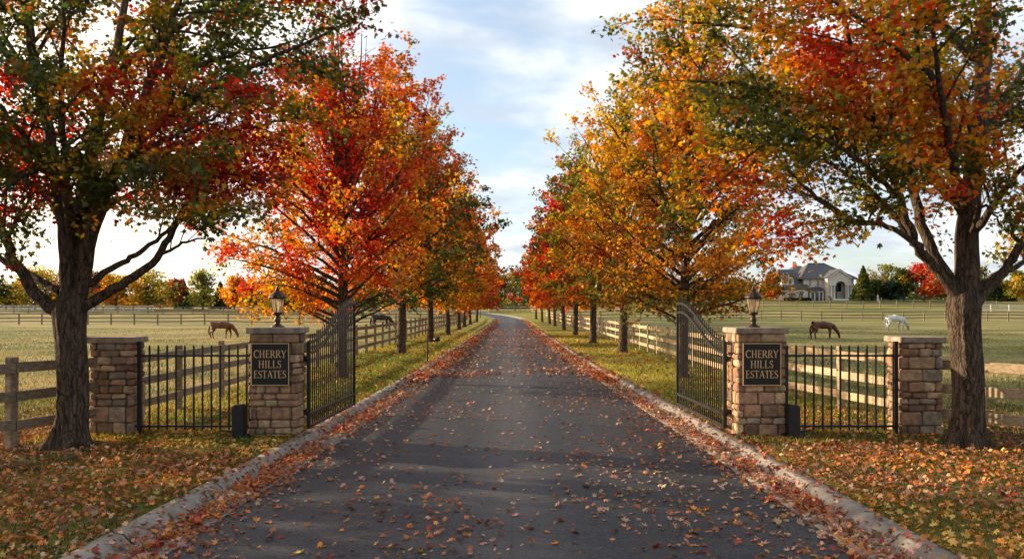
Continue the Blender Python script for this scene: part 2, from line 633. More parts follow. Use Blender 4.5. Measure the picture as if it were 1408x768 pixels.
def mk_ground():
    t = NT('meadow_ground')
    p = t.pos()
    sep = t.n('ShaderNodeSeparateXYZ'); t.l(p, sep.inputs[0])
    X, Y = sep.outputs['X'], sep.outputs['Y']
    n1 = t.noise(p, 0.55, 6, 0.62)
    n2 = t.noise(t.map(p, (0.05, 0.16, 1)), 1.0, 6, 0.6, 0.4)
    n3 = t.noise(p, 9.0, 5, 0.7)
    n4 = t.noise(p, 2.2, 4, 0.6)
    # paddock: cropped, drying grass
    f = t.mix(t.rng(n2, 0.40, 0.60), (0.125, 0.128, 0.040), (0.31, 0.235, 0.09))
    f = t.mix(t.rng(n1, 0.48, 0.75, 0, 0.75), f, (0.105, 0.125, 0.036))
    f = t.mix(t.rng(n3, 0.45, 0.75, 0, 0.55), f, (0.30, 0.235, 0.11))
    f = t.mix(t.rng(n4, 0.60, 0.72, 0, 0.55), f, (0.055, 0.05, 0.024))
    # right-hand paddock is greener
    f = t.mix(t.rng(X, -4.0, 26.0, 0.0, 0.55), f, t.mix(t.rng(n2, 0.3, 0.7), (0.10, 0.125, 0.035), (0.225, 0.205, 0.075)))
    # mown verge along the drive
    v = t.mix(t.rng(n1, 0.3, 0.7), (0.14, 0.155, 0.026), (0.32, 0.275, 0.052))
    v = t.mix(t.rng(n3, 0.4, 0.75, 0, 0.6), v, (0.06, 0.075, 0.018))
    v = t.mix(t.rng(n4, 0.52, 0.7, 0, 0.65), v, (0.24, 0.12, 0.035))
    ax = t.math('ABSOLUTE', X)
    ax = t.math('ADD', ax, t.math('MULTIPLY', t.math('SUBTRACT', n4, 0.5), 1.6))
    c = t.mix(t.rng(ax, 7.0, 9.0), v, f)
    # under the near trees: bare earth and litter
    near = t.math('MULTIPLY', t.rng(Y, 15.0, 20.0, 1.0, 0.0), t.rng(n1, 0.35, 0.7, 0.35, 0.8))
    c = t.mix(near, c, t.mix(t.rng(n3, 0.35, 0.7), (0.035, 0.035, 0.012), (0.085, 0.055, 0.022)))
    h = t.math('ADD', n3, n4)
    t.bsdf(c, 0.95, t.bump(h, 0.8, 0.05), spec=0.1)
    return t.m


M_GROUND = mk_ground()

# ------------------------------------------------------------------ ground, road, kerbs
KL = ([3, 7.6, 14.8, 34, 70, 120, 230], [4.45, 4.31, 4.0, 3.56, 3.25, 3.0, 3.0])
KR = ([3, 7.6, 14.8, 34, 70, 120, 230], [4.40, 4.28, 4.12, 3.52, 3.1, 2.85, 2.85])


def cx(y):
    return -0.00456 * max(y - 140.0, 0.0) ** 2


def kl(y): return cx(y) - float(np.interp(y, *KL))
def kr(y): return cx(y) + float(np.interp(y, *KR))


def rz(y): return gzf(cx(y), y) - 0.10


def build_ground():
    ys = list(np.arange(-30, 2, 8)) + list(np.arange(2, 40, 2)) + list(np.arange(40, 130, 5)) + list(np.arange(130, 215, 3)) + [215, 225, 240, 260, 290, 330, 400, 500, 700, 1000, 1500]
    out = [0, 0.5, 1.5, 3, 5, 8, 12, 17, 24, 32, 42, 55, 70, 90, 120, 170, 250, 400, 700, 1300]
    V = []; nx = None
    for y in ys:
        yy = min(max(y, 3), 230)
        l = kl(yy); r = kr(yy)
        if y > 215: pass
        row = [l - o for o in out[::-1]] + [l + 0.02, r - 0.02] + [r + o for o in out]
        n0 = len(out)
        for i, x in enumerate(row):
            z = gzf(x, y)
            if i in (n0, n0 + 1) and y < 214: z -= 0.25
            V.append((x, y, z))
        nx = len(row)
    F = []
    for j in range(len(ys) - 1):
        for i in range(nx - 1):
            a = j * nx + i
            F += [a, a + 1, a + nx + 1, a + nx]
    me = np_mesh('ground', np.array(V), np.array(F), np.full(len(F) // 4, 4), M_GROUND, smooth=True)
    tag(link_mesh('ground', me), kind='structure')


build_ground()

ROAD_Y = list(np.arange(-14, 40, 1.0)) + list(np.arange(40, 130, 3.0)) + list(np.arange(130, 214, 2.0))


def build_strip(name, fn, mat, smooth=False):
    """fn(y) -> list of (x, z)"""
    V = []; F = []
    for y in ROAD_Y:
        r = fn(y)
        for x, z in r: V.append((x, y, z))
    n = len(r)
    for j in range(len(ROAD_Y) - 1):
        for i in range(n - 1):
            a = j * n + i
            F += [a, a + 1, a + n + 1, a + n]
    me = np_mesh(name, np.array(V), np.array(F), np.full(len(F) // 4, 4), mat, smooth=smooth)
    return tag(link_mesh(name, me), kind='structure')


def road_row(y):
    yy = max(y, 3)
    l, r = kl(yy) + 0.78, kr(yy) - 0.78
    z = rz(y)
    out = []
    for k in range(9):
        u = k / 8
        out.append((l + (r - l) * u, z + 0.03 * (1 - (2 * u - 1) ** 2)))
    return out


build_strip('road', road_row, M_ASPHALT, True)


def kerb_row(side):
    def f(y):
        yy = max(y, 3)
        z = rz(y)
        e = kl(yy) if side < 0 else kr(yy)
        s = 1 if side < 0 else -1
        wob = 0.004 * math.sin(y * 0.7 + side)
        prof = [(-0.0, -0.10), (0.0, 0.105), (0.015, 0.122), (0.17 + wob, 0.125), (0.20 + wob, 0.115), (0.30, 0.012), (0.34, 0.0), (0.78, 0.012), (0.79, -0.05)]
        q = [(e + s * a, z + b) for a, b in prof]
        return q if side < 0 else q[::-1]
    return f


build_strip('kerb', kerb_row(-1), M_CONC)
build_strip('kerb', kerb_row(1), M_CONC)

# ------------------------------------------------------------------ leaves and trees
def leaf_template(kind):
    if kind == 'maple':
        pol = [(90, 1.0), (66, .52), (40, .92), (16, .45), (-14, .68), (-62, .42), (-90, .30),
               (-118, .42), (194, .68), (164, .45), (140, .92), (114, .52)]
        o = [(r * math.cos(math.radians(a)), r * math.sin(math.radians(a))) for a, r in pol]
        V = [(0, -0.05, 0.0)] + [(x, y, -0.16 * (x * x + 0.6 * y * y) + 0.05 * (k % 2)) for k, (x, y) in enumerate(o)]
        n = len(o)
        F = [[0, 1 + k, 1 + (k + 1) % n] for k in range(n)]
    elif kind == 'mid':
        o = [(0, 1), (-.35, .35), (-.9, .4), (-.5, -.3), (0, -.5), (.5, -.3), (.9, .4), (.35, .35)]
        V = [(x, y, -0.18 * abs(x)) for x, y in o]
        F = [[0, 1, 4, 7], [1, 2, 3, 4], [7, 4, 5, 6]]
    else:
        V = [(0, 1, 0), (-.75, 0, -.12), (0, -.7, 0), (.75, 0, -.12)]
        F = [[0, 1, 2, 3]]
    return np.array(V, float), F


TPL = {k: leaf_template(k) for k in ('maple', 'mid', 'far')}


def leaves_mesh(name, P, size, cols, kind, mat, rng, flat=0.75, off=(0, 0, 0)):
    n = len(P)
    T, F = TPL[kind]
    nrm = rng.normal(0, flat, (n, 3)); nrm[:, 2] += 1.0
    nrm /= np.linalg.norm(nrm, axis=1, keepdims=True)
    a = rng.normal(0, 1, (n, 3)); a[:, 2] -= 0.35
    u = np.cross(a, nrm); u /= np.linalg.norm(u, axis=1, keepdims=True) + 1e-9
    v = np.cross(nrm, u)
    s = (size * rng.uniform(0.65, 1.25, n))[:, None, None]
    Tb = T[None]
    curl = rng.uniform(0.4, 2.4, n)[:, None]
    V = (u[:, None, :] * Tb[..., 0:1] + v[:, None, :] * Tb[..., 1:2] + nrm[:, None, :] * (Tb[..., 2] * curl)[..., None]) * s + P[:, None, :]
    m = len(T)
    flat_f = np.concatenate([np.array(f) for f in F])
    sz = np.array([len(f) for f in F])
    FF = (flat_f[None] + (np.arange(n) * m)[:, None]).ravel()
    SZ = np.tile(sz, n)
    C = np.repeat(cols, m, axis=0)
    return np_mesh(name, V.reshape(-1, 3) - np.array(off), FF, SZ, mat, C)


class Wood:
    """all branches of one tree, as tubes, one mesh"""
    def __init__(self):
        self.V = []; self.F = []; self.n = 0

    def tube(self, pts, rad, n, ridge=None):
        pts = np.asarray(pts, float); m = len(pts)
        t = np.gradient(pts, axis=0)
        t /= np.linalg.norm(t, axis=1, keepdims=True) + 1e-9
        ref = np.array([0.31, 0.9, 0.05]) if abs(t[0][2]) > 0.5 else np.array([0, 0, 1.0])
        a = np.cross(t, ref); a /= np.linalg.norm(a, axis=1, keepdims=True) + 1e-9
        b = np.cross(t, a)
        an = np.linspace(0, 2 * np.pi, n, endpoint=False)
        R = np.asarray(rad, float)[:, None] * np.ones((1, n))
        if ridge is not None: R = R * ridge(an, np.linspace(0, 1, m))
        V = pts[:, None, :] + R[..., None] * (a[:, None, :] * np.cos(an)[None, :, None] + b[:, None, :] * np.sin(an)[None, :, None])
        self.V.append(V.reshape(-1, 3))
        i = np.arange(m - 1)[:, None] * n; k = np.arange(n)[None]; k2 = (k + 1) % n
        q = np.stack([i + k, i + n + k, i + n + k2, i + k2], -1).reshape(-1, 4) + self.n
        self.F.append(q)
        self.n += m * n

    def build(self, name, parent):
        V = np.concatenate(self.V) - np.array(ORIG[parent.name])
        F = np.concatenate(self.F)
        me = np_mesh(name, V, F.ravel(), np.full(len(F), 4), M_BARK, smooth=True)
        return link_mesh(name, me, parent)


def curve(p0, p1, p2, n):
    t = np.linspace(0, 1, n)[:, None]
    return (1 - t) ** 2 * p0 + 2 * t * (1 - t) * p1 + t ** 2 * p2


def spline(pts, n):
    """Catmull-Rom through points, n samples"""
    P = np.asarray(pts, float)
    P = np.vstack([2 * P[0] - P[1], P, 2 * P[-1] - P[-2]])
    k = len(P) - 3
    out = []
    for u in np.linspace(0, k - 1e-6, n):
        i = int(u); t = u - i
        a, b, c, d = P[i], P[i + 1], P[i + 2], P[i + 3]
        out.append(0.5 * (2 * b + (c - a) * t + (2 * a - 5 * b + 4 * c - d) * t * t + (3 * b - a - 3 * c + d) * t ** 3))
    return np.array(out)


def unit(v):
    return v / (np.linalg.norm(v) + 1e-9)


C_G = (0.070, 0.095, 0.016); C_DG = (0.034, 0.058, 0.013); C_OL = (0.125, 0.115, 0.018)
C_YG = (0.26, 0.23, 0.030); C_Y = (0.56, 0.33, 0.032); C_O = (0.58, 0.185, 0.020)
C_AM = (0.58, 0.25, 0.025); C_DO = (0.43, 0.105, 0.018); C_R = (0.46, 0.036, 0.016)
C_DR = (0.27, 0.018, 0.014); C_RU = (0.33, 0.085, 0.022); C_OR = (0.56, 0.085, 0.018); C_PK = (0.50, 0.05, 0.04)


def pick_cols(P, palette, rng, scale, jitter=0.22, spread=1.0):
    """patches of leaf colour: palette = [(colour, weight)], chosen by smooth noise over the crown"""
    n = len(P)
    K = rng.normal(0, 1.0, (10, 3)) * scale * (0.6 + 1.4 * rng.random((10, 1)))
    ph = rng.uniform(0, 6.28, 10)
    f = np.sin(P @ K.T + ph).sum(1) / math.sqrt(5.0) + rng.normal(0, 0.24 * spread, n)
    rk = np.argsort(np.argsort(f)) / max(n - 1, 1)
    w = np.array([p[1] for p in palette], float); cum = np.cumsum(w / w.sum())
    idx = np.minimum(np.searchsorted(cum, rk), len(palette) - 1)
    C = np.array([p[0] for p in palette])[idx]
    C = C * np.exp(rng.normal(0, jitter, (n, 1))) * np.exp(rng.normal(0, 0.07, (n, 3)))
    return np.clip(C, 0.004, 0.8)


def sprout(W, limb, rad, rng, axis_xy, P_out, dens, l2, l3, nleaf, spread, sides, t0=0.2, wood_twigs=True, lift=0.15, skip=None, zmin=None):
    """secondaries and twigs along one limb; leaf points appended to P_out"""
    seg = np.linalg.norm(np.diff(limb, axis=0), axis=1)
    cum = np.concatenate([[0], np.cumsum(seg)]); L = cum[-1]
    n2 = max(2, int(L * (1 - t0) * dens))
    for k in range(n2 + 1):
        t = t0 + (1 - t0) * (k + rng.random() * 0.8) / (n2 + 0.8)
        if k == n2: t = 0.995
        s = min(t, 0.999) * L
        i = min(np.searchsorted(cum, s) - 1, len(seg) - 1); i = max(i, 0)
        p = limb[i] + (limb[i + 1] - limb[i]) * ((s - cum[i]) / (seg[i] + 1e-9))
        tan = unit(limb[min(i + 1, len(limb) - 1)] - limb[i])
        rad_d = np.array([p[0] - axis_xy[0], p[1] - axis_xy[1], 0.0]); rad_d = unit(rad_d) if np.linalg.norm(rad_d) > 0.3 else np.zeros(3)
        rnd = unit(rng.normal(0, 1, 3))
        side = unit(rnd - tan * rnd.dot(tan))
        d = unit(tan * 0.6 + side * 0.95 + rad_d * 0.35 + np.array([0, 0, lift]))
        l = l2 * rng.uniform(0.6, 1.25) * (1.0 - 0.35 * t)
        if k == n2: d = tan
        end = p + d * l + np.array([0, 0, -0.06 * l * l])
        if zmin is not None and end[2] < zmin: continue
        mid = p + d * l * 0.5 + np.array([0, 0, 0.06 * l])
        c = curve(p, mid, end, 5)
        r = float(np.interp(t, np.linspace(0, 1, len(rad)), rad))
        r2 = max(min(0.5 * r, 0.035 * l), 0.008)
        W.tube(c, np.linspace(r2, 0.006, 5), sides)
        if skip is not None and skip(end): continue
        n3 = max(2, int(l / l3 * 2.4))
        for j in range(n3 + 1):
            tt = 0.25 + 0.75 * (j + rng.random() * 0.7) / (n3 + 0.7)
            q = c[min(int(tt * 4), 3)] + (c[min(int(tt * 4) + 1, 4)] - c[min(int(tt * 4), 3)]) * (tt * 4 - int(tt * 4) if tt < 1 else 1)
            rd = unit(rng.normal(0, 1, 3)); rd[2] *= 0.5
            d3 = unit(d * 0.7 + rd * 0.9)
            e = q + d3 * l3 * rng.uniform(0.5, 1.2) + np.array([0, 0, -0.04])
            if wood_twigs: W.tube(np.array([q, (q + e) / 2 + [0, 0, 0.02], e]), [0.008, 0.006, 0.003], 3)
            m = rng.poisson(nleaf)
            if m:
                u = rng.random((m, 1)) ** 0.7
                P_out.append(q + (e - q) * u * 1.1 + rng.normal(0, spread, (m, 3)) * np.array([1, 1, 0.75]))


def trunk_ridges(rng, amp):
    k1, k2 = rng.integers(6, 9), rng.integers(11, 15)
    p1, p2, p3 = rng.uniform(0, 6, 3)

    def f(an, t):
        A = an[None]; T = t[:, None]
        return 1 + amp * (np.sin(k1 * A + p1 + 3 * np.sin(3 * T + p3)) * 0.55 + np.sin(k2 * A + p2 + 5 * np.sin(2.2 * T)) * 0.45)
    return f


def row_tree(x, y, H, R, hb, r0, palette, label, seed, nlimb, dens, l2, l3, nleaf, size, kind, sides=5, scale=0.7, low=None, lowfrac=0.3, cdx=0.0, group='maples lining the drive', name='maple_tree', twigs=True, skip=None, spread=0.14):
    rng = np.random.default_rng(seed)
    z0 = gzf(x, y)
    t = thing(name, label, 'tree', (x, y, z0), group)
    W = Wood()
    lean = rng.normal(0, 0.02, 2)
    n = 14
    tz = np.linspace(0, 1, n)
    tp = np.stack([x + lean[0] * H * tz + 0.10 * np.sin(tz * 5 + seed), y + lean[1] * H * tz + 0.10 * np.cos(tz * 4 + seed) - 0.10 * math.cos(seed), z0 - 0.1 + H * 0.96 * tz], 1)
    tp[:, 0] -= 0.10 * math.sin(seed)
    tr = r0 * (1 - tz) ** 0.85 + 0.012
    tr[0] *= 1.45
    tp = np.insert(tp, 1, tp[0] + (tp[1] - tp[0]) * 0.3, axis=0); tr = np.insert(tr, 1, r0 * 1.06)
    W.tube(tp, tr, max(8, sides + 4), trunk_ridges(rng, 0.06))
    P = []
    phi = rng.uniform(0, 6.28)
    for k in range(nlimb):
        u = (k + 0.5) / nlimb
        zt = 0.01 + 0.98 * u ** 1.12                     # target height in the crown
        prof = (math.sin(math.pi * min(1, (0.10 + 0.90 * zt)) ** 0.80)) ** 0.75
        rr = R * prof * rng.uniform(0.70, 1.05)
        phi += 2.399 + rng.normal(0, 0.25)
        zs = hb * 0.92 + (H - hb) * zt * 0.52
        zt_ = max(hb + (H - hb) * zt + rng.normal(0, 0.2), 2.75)
        i = np.interp(zs / (0.96 * H), np.linspace(0, 1, len(tp)), np.arange(len(tp)))
        i0 = int(i); p0 = tp[i0] + (tp[min(i0 + 1, len(tp) - 1)] - tp[i0]) * (i - i0)
        p0 = np.array([np.interp(z0 + zs, tp[:, 2], tp[:, 0]), np.interp(z0 + zs, tp[:, 2], tp[:, 1]), z0 + zs])
        p2 = np.array([x + cdx * min(1, 1.6 * zt + 0.5) + math.cos(phi) * rr, y + math.sin(phi) * rr, z0 + zt_])
        p1 = np.array([x + math.cos(phi) * rr * 0.55, y + math.sin(phi) * rr * 0.55, z0 + zs + (zt_ - zs) * 0.5 + 0.25])
        c = curve(p0, p1, p2, 8) + rng.normal(0, 0.04, (8, 3)) * np.linspace(0, 1, 8)[:, None]
        rb = min(float(np.interp(z0 + zs, tp[:, 2], tr)) * 0.6, 0.015 * np.linalg.norm(p2 - p0) + 0.012)
        rad = np.linspace(rb, 0.012, 8)
        W.tube(c, rad, sides)
        sprout(W, c, rad, rng, (x, y), P, dens, l2, l3, nleaf, spread, max(3, sides - 2), 0.16, twigs, skip=skip, zmin=z0 + max(2.15, hb - 0.1))
    sprout(W, tp[int(n * 0.55):], tr[int(n * 0.55):], rng, (x, y), P, dens, l2 * 0.8, l3, nleaf, spread, max(3, sides - 2), 0.2, twigs, skip=skip)
    W.build('trunk', t)
    P = np.concatenate(P)
    C = pick_cols(P, palette, rng, scale)
    if low:
        C2 = pick_cols(P, low, rng, scale)
        hz = (P[:, 2] - z0 - hb) / (H - hb) + rng.normal(0, 0.07, len(P)) + 0.10 * np.sin(P[:, 0] * 1.1 + P[:, 1] * 0.9)
        C = np.where((hz < lowfrac)[:, None], C2, C)
    me = leaves_mesh('crown', P, size, C, kind, M_LEAF, rng, off=ORIG[t.name])
    link_mesh('crown', me, t)
    return len(P)


def front_tree(label, base, trunk_top, r0, limbs, palette, seed, axis, group, dens=3.4, l2=1.7, l3=0.55, nleaf=36, size=0.062, scale=1.5, zmin=3.0):
    """limbs: list of (points [(px,py,D)], r_start, r_end, t0)"""
    rng = np.random.default_rng(seed)
    t = thing('maple_tree', label, 'tree', base, group)
    W = Wood()
    b = np.array(base)
    top = np.array(at(*trunk_top))
    m = 30
    tz = np.linspace(0, 1, m)
    pts = b[None] * (1 - tz[:, None]) + top[None] * tz[:, None]
    pts[:, 0] += 0.04 * np.sin(tz * 5); pts[0, 2] -= 0.12
    rad = r0 * (1.0 - 0.06 * tz) + r0 * 0.55 * np.exp(-tz * 17) + r0 * 0.10 * np.exp(-((tz - 0.9) / 0.12) ** 2)
    rad = rad * (1 - 0.75 * sm((tz - 0.90) / 0.10) ** 2)

    base_r = trunk_ridges(rng, 0.055)

    def ridge(an, tt):
        f = base_r(an, tt)
        root = np.exp(-tt * 10)[:, None] * (0.30 * np.sin(5 * an + seed)[None] + 0.10 * np.sin(8 * an + 1.3)[None])
        return f + root + 0.02 * np.sin(37 * an[None] + 9 * np.sin(6 * tt[:, None]))
    W.tube(pts, rad, 72, ridge)
    P = []
    for pl, r1, r2, t0 in limbs:
        pp = [at(*q) for q in pl]
        c = spline(pp, 5 * len(pp))
        c = c + rng.normal(0, 0.015, c.shape)
        rr = r1 + (r2 - r1) * np.linspace(0, 1, len(c)) ** 0.8
        W.tube(c, rr, 14 if r1 > 0.07 else 8, trunk_ridges(rng, 0.05))
        sprout(W, c, rr, rng, axis, P, dens, l2, l3, nleaf, 0.13, 5, t0, True, 0.05, zmin=zmin)
    W.build('trunk', t)
    P = np.concatenate(P)
    C = pick_cols(P, palette, rng, scale)
    me = leaves_mesh('crown', P, size, C, 'maple', M_LEAF, rng, off=ORIG[t.name], flat=0.8)
    link_mesh('crown', me, t)
    return len(P)


D1 = 13.7
LEFT_LIMBS = [
    ([(96, 425, 13.7), (90, 330, 13.6), (75, 230, 13.4), (55, 120, 13.2), (35, 0, 13.0), (20, -130, 12.9)], .15, .04, .22),
    ([(100, 425, 13.7), (108, 320, 13.9), (126, 210, 14.2), (150, 110, 14.6), (172, 0, 14.9), (190, -190, 15.2)], .185, .04, .25),
    ([(106, 420, 13.7), (130, 310, 13.4), (165, 220, 13.0), (205, 120, 12.6), (240, 20, 12.2), (270, -90, 12.0)], .14, .03, .30),
    ([(90, 435, 13.7), (50, 405, 13.7), (20, 360, 13.6), (0, 310, 13.5), (-40, 220, 13.2), (-90, 120, 13.0)], .13, .04, .35),
    ([(82, 400, 13.7), (55, 385, 13.9), (15, 365, 14.3), (-40, 330, 14.8), (-110, 280, 15.2)], .08, .025, .30),
    ([(108, 425, 13.7), (165, 393, 13.6), (213, 358, 13.5), (245, 300, 13.3), (275, 240, 13.1), (310, 180, 12.9)], .095, .03, .52),
    ([(108, 400, 13.7), (160, 365, 13.9), (200, 343, 14.2), (245, 305, 14.6), (300, 270, 15.0)], .07, .02, .45),
    ([(118, 280, 13.8), (180, 205, 13.8), (260, 140, 13.7), (360, 85, 13.5), (450, 45, 13.4)], .10, .02, .2),
    ([(125, 250, 13.9), (200, 215, 14.2), (300, 185, 14.5), (390, 165, 14.8)], .08, .02, .2),
    ([(150, 110, 14.6), (240, 40, 14.5), (350, -20, 14.3), (460, -40, 14.2)], .09, .02, .15),
    ([(97, 330, 13.7), (90, 250, 12.8), (85, 130, 11.8), (90, -10, 11.0)], .09, .02, .3),
    ([(100, 330, 13.7), (95, 270, 14.8), (75, 200, 15.4), (60, 140, 16.0)], .10, .02, .25),
    ([(110, 300, 13.8), (150, 240, 14.6), (190, 190, 15.3), (230, 150, 15.9)], .09, .02, .25),
    ([(60, 130, 13.2), (-20, 40, 13.4), (-100, -40, 13.6)], .08, .02, .1),
    ([(80, 250, 13.4), (20, 170, 12.6), (-50, 100, 12.0)], .07, .02, .1),
    ([(165, 220, 13.0), (230, 190, 12.2), (300, 160, 11.6)], .06, .02, .15),
    ([(172, 0, 14.9), (260, -130, 14.6), (370, -230, 14.3)], .08, .02, .1),
    ([(112, 330, 13.7), (150, 285, 13.3), (190, 262, 12.9), (235, 262, 12.6)], .06, .015, .3),
    ([(118, 300, 13.8), (165, 255, 14.2), (225, 235, 14.5), (290, 240, 14.7)], .06, .015, .25),
    ([(88, 310, 13.6), (55, 260, 13.9), (15, 245, 14.2), (-30, 240, 14.5)], .06, .015, .25),
    ([(75, 230, 13.4), (35, 240, 12.6), (0, 270, 12.2)], .05, .015, .25),
    ([(213, 358, 13.5), (250, 335, 13.0), (285, 325, 12.8)], .035, .012, .3),
    ([(126, 210, 14.2), (210, 130, 14.6), (300, 80, 14.9), (400, 60, 15.1)], .07, .02, .2),
]
x0 = xat(97, D1)
NL = front_tree('big dark maple with green and crimson leaves in the left foreground', (x0, D1, 0.0), (99, 398, D1), 0.25, LEFT_LIMBS,
                [(C_R, 9), (C_DR, 8), (C_RU, 5), (C_OL, 12), (C_G, 14), (C_DG, 12), (C_OL, 12), (C_YG, 7), (C_AM, 11), (C_DO, 5), (C_DR, 5), (C_R, 5)], 3, (x0, D1), 'maples lining the drive')
D2 = 13.8
RIGHT_LIMBS = [
    ([(1328, 420, 13.8), (1330, 310, 13.9), (1344, 200, 14.0), (1352, 100, 14.1), (1356, -20, 14.2), (1350, -190, 14.3)], .225, .06, .25),
    ([(1318, 415, 13.8), (1287, 368, 13.7), (1256, 330, 13.5), (1236, 270, 13.2), (1212, 195, 12.8), (1185, 110, 12.5), (1160, 20, 12.3)], .105, .03, .34),
    ([(1318, 405, 13.8), (1280, 340, 13.9), (1252, 245, 14.2), (1246, 165, 14.5), (1238, 70, 14.8), (1220, -50, 15.0)], .115, .03, .3),
    ([(1272, 350, 13.6), (1230, 315, 13.3), (1165, 300, 12.9), (1110, 262, 12.6), (1075, 225, 12.4)], .06, .015, .28),
    ([(1252, 325, 13.5), (1200, 265, 13.6), (1140, 225, 13.8), (1080, 205, 14.0)], .06, .015, .2),
    ([(1335, 420, 13.8), (1373, 380, 13.8), (1402, 340, 13.7), (1440, 270, 13.5), (1480, 180, 13.3)], .11, .04, .45),
    ([(1335, 400, 13.8), (1385, 372, 14.2), (1425, 350, 14.6), (1480, 320, 15.0)], .08, .02, .35),
    ([(1330, 300, 13.9), (1240, 195, 13.6), (1130, 145, 13.4), (1020, 118, 13.3), (950, 112, 13.2)], .11, .02, .18),
    ([(1342, 210, 14.0), (1220, 95, 13.9), (1070, 45, 13.8), (950, 30, 13.7)], .11, .02, .15),
    ([(1352, 90, 14.1), (1240, -10, 14.0), (1100, -50, 13.9), (980, -60, 13.8)], .10, .02, .15),
    ([(1330, 290, 13.9), (1310, 210, 12.8), (1290, 110, 11.8), (1280, -20, 11.0)], .09, .02, .3),
    ([(1332, 300, 13.9), (1310, 250, 15.2), (1280, 195, 16.6), (1250, 150, 17.8)], .09, .02, .25),
    ([(1345, 200, 14.0), (1390, 120, 14.4), (1450, 30, 14.8)], .09, .02, .2),
    ([(1335, 330, 13.9), (1390, 250, 13.0), (1450, 190, 12.4)], .08, .02, .25),
    ([(1285, 110, 11.8), (1200, 40, 11.6), (1120, -20, 11.5)], .05, .015, .1),
    ([(1236, 270, 13.2), (1175, 215, 12.4), (1120, 185, 11.9)], .05, .015, .15),
    ([(1340, 240, 14.0), (1330, 160, 15.4), (1300, 90, 16.6), (1270, 20, 17.6)], .09, .02, .2),
    ([(1240, 195, 13.6), (1170, 175, 14.4), (1090, 165, 15.0), (1030, 170, 15.3)], .06, .015, .15),
    ([(1236, 270, 13.2), (1215, 275, 12.8), (1196, 300, 12.5), (1188, 322, 12.4)], .035, .012, .25),
    ([(1335, 330, 13.9), (1345, 285, 13.1), (1362, 290, 12.7), (1378, 315, 12.5)], .04, .012, .3),
    ([(1402, 340, 13.7), (1385, 300, 13.4), (1372, 270, 13.2)], .04, .012, .2),
    ([(1130, 145, 13.4), (1080, 175, 13.2), (1030, 215, 13.0), (1000, 240, 12.9)], .04, .012, .15),
    ([(1165, 300, 12.9), (1120, 270, 13.2), (1070, 262, 13.5)], .03, .012, .2),
]
x1 = xat(1328, D2)
NR = front_tree('big maple with golden and olive leaves in the right foreground', (x1, D2, 0.0), (1328, 393, D2), 0.252, RIGHT_LIMBS,
                [(C_R, 3), (C_OR, 6), (C_O, 9), (C_AM, 13), (C_Y, 12), (C_YG, 14), (C_OL, 18), (C_G, 16), (C_DG, 7), (C_RU, 3)], 5, (x1, D2), 'maples lining the drive', nleaf=33, zmin=3.25)

LEFT_ROW = [
    # x, y, H, R, hb, palette, label, low palette, lowfrac
    (-5.75, 27, 12.8, 3.9, 1.55, [(C_DR, 4), (C_R, 20), (C_OR, 26), (C_O, 24), (C_AM, 16), (C_Y, 5), (C_OL, 5)],
     'flame red and orange maple just behind the open left gate leaf', None, 0),
    (-5.7, 41, 15.2, 4.3, 2.4, [(C_RU, 30), (C_DO, 26), (C_OR, 20), (C_O, 14), (C_OL, 10)],
     'tall maple with rusty orange top and dark green lower crown, left of the drive', [(C_DG, 30), (C_G, 30), (C_OL, 15), (C_O, 10), (C_AM, 10)], 0.36),
    (-5.5, 54, 14.2, 4.4, 2.4, [(C_DG, 20), (C_G, 34), (C_OL, 26), (C_DO, 10), (C_RU, 10)],
     'mostly green maple with amber lowest leaves, next beyond the rusty topped one', [(C_O, 30), (C_AM, 40), (C_Y, 12), (C_OL, 8)], 0.24),
    (-5.45, 68, 13.6, 4.3, 2.3, [(C_AM, 30), (C_O, 34), (C_DO, 20), (C_OL, 16)],
     'amber orange maple on the left verge beyond the green one', None, 0),
    (-5.7, 86, 13.4, 4.3, 2.3, [(C_O, 30), (C_DO, 34), (C_RU, 20), (C_R, 16)],
     'deep orange maple in the far half of the left tree row', None, 0),
    (-5.8, 98, 13.2, 4.2, 2.3, [(C_DO, 30), (C_R, 30), (C_RU, 30)],
     'brownish red maple towards the far end of the left tree row', None, 0),
    (-5.8, 111, 13.0, 4.2, 2.3, [(C_AM, 30), (C_OL, 30), (C_DO, 30)],
     'olive and amber maple, last but one of the left tree row', None, 0),
    (-5.6, 127, 12.5, 4.2, 2.3, [(C_R, 30), (C_DR, 20), (C_RU, 30)],
     'dull red maple at the far end of the left tree row', None, 0),
]
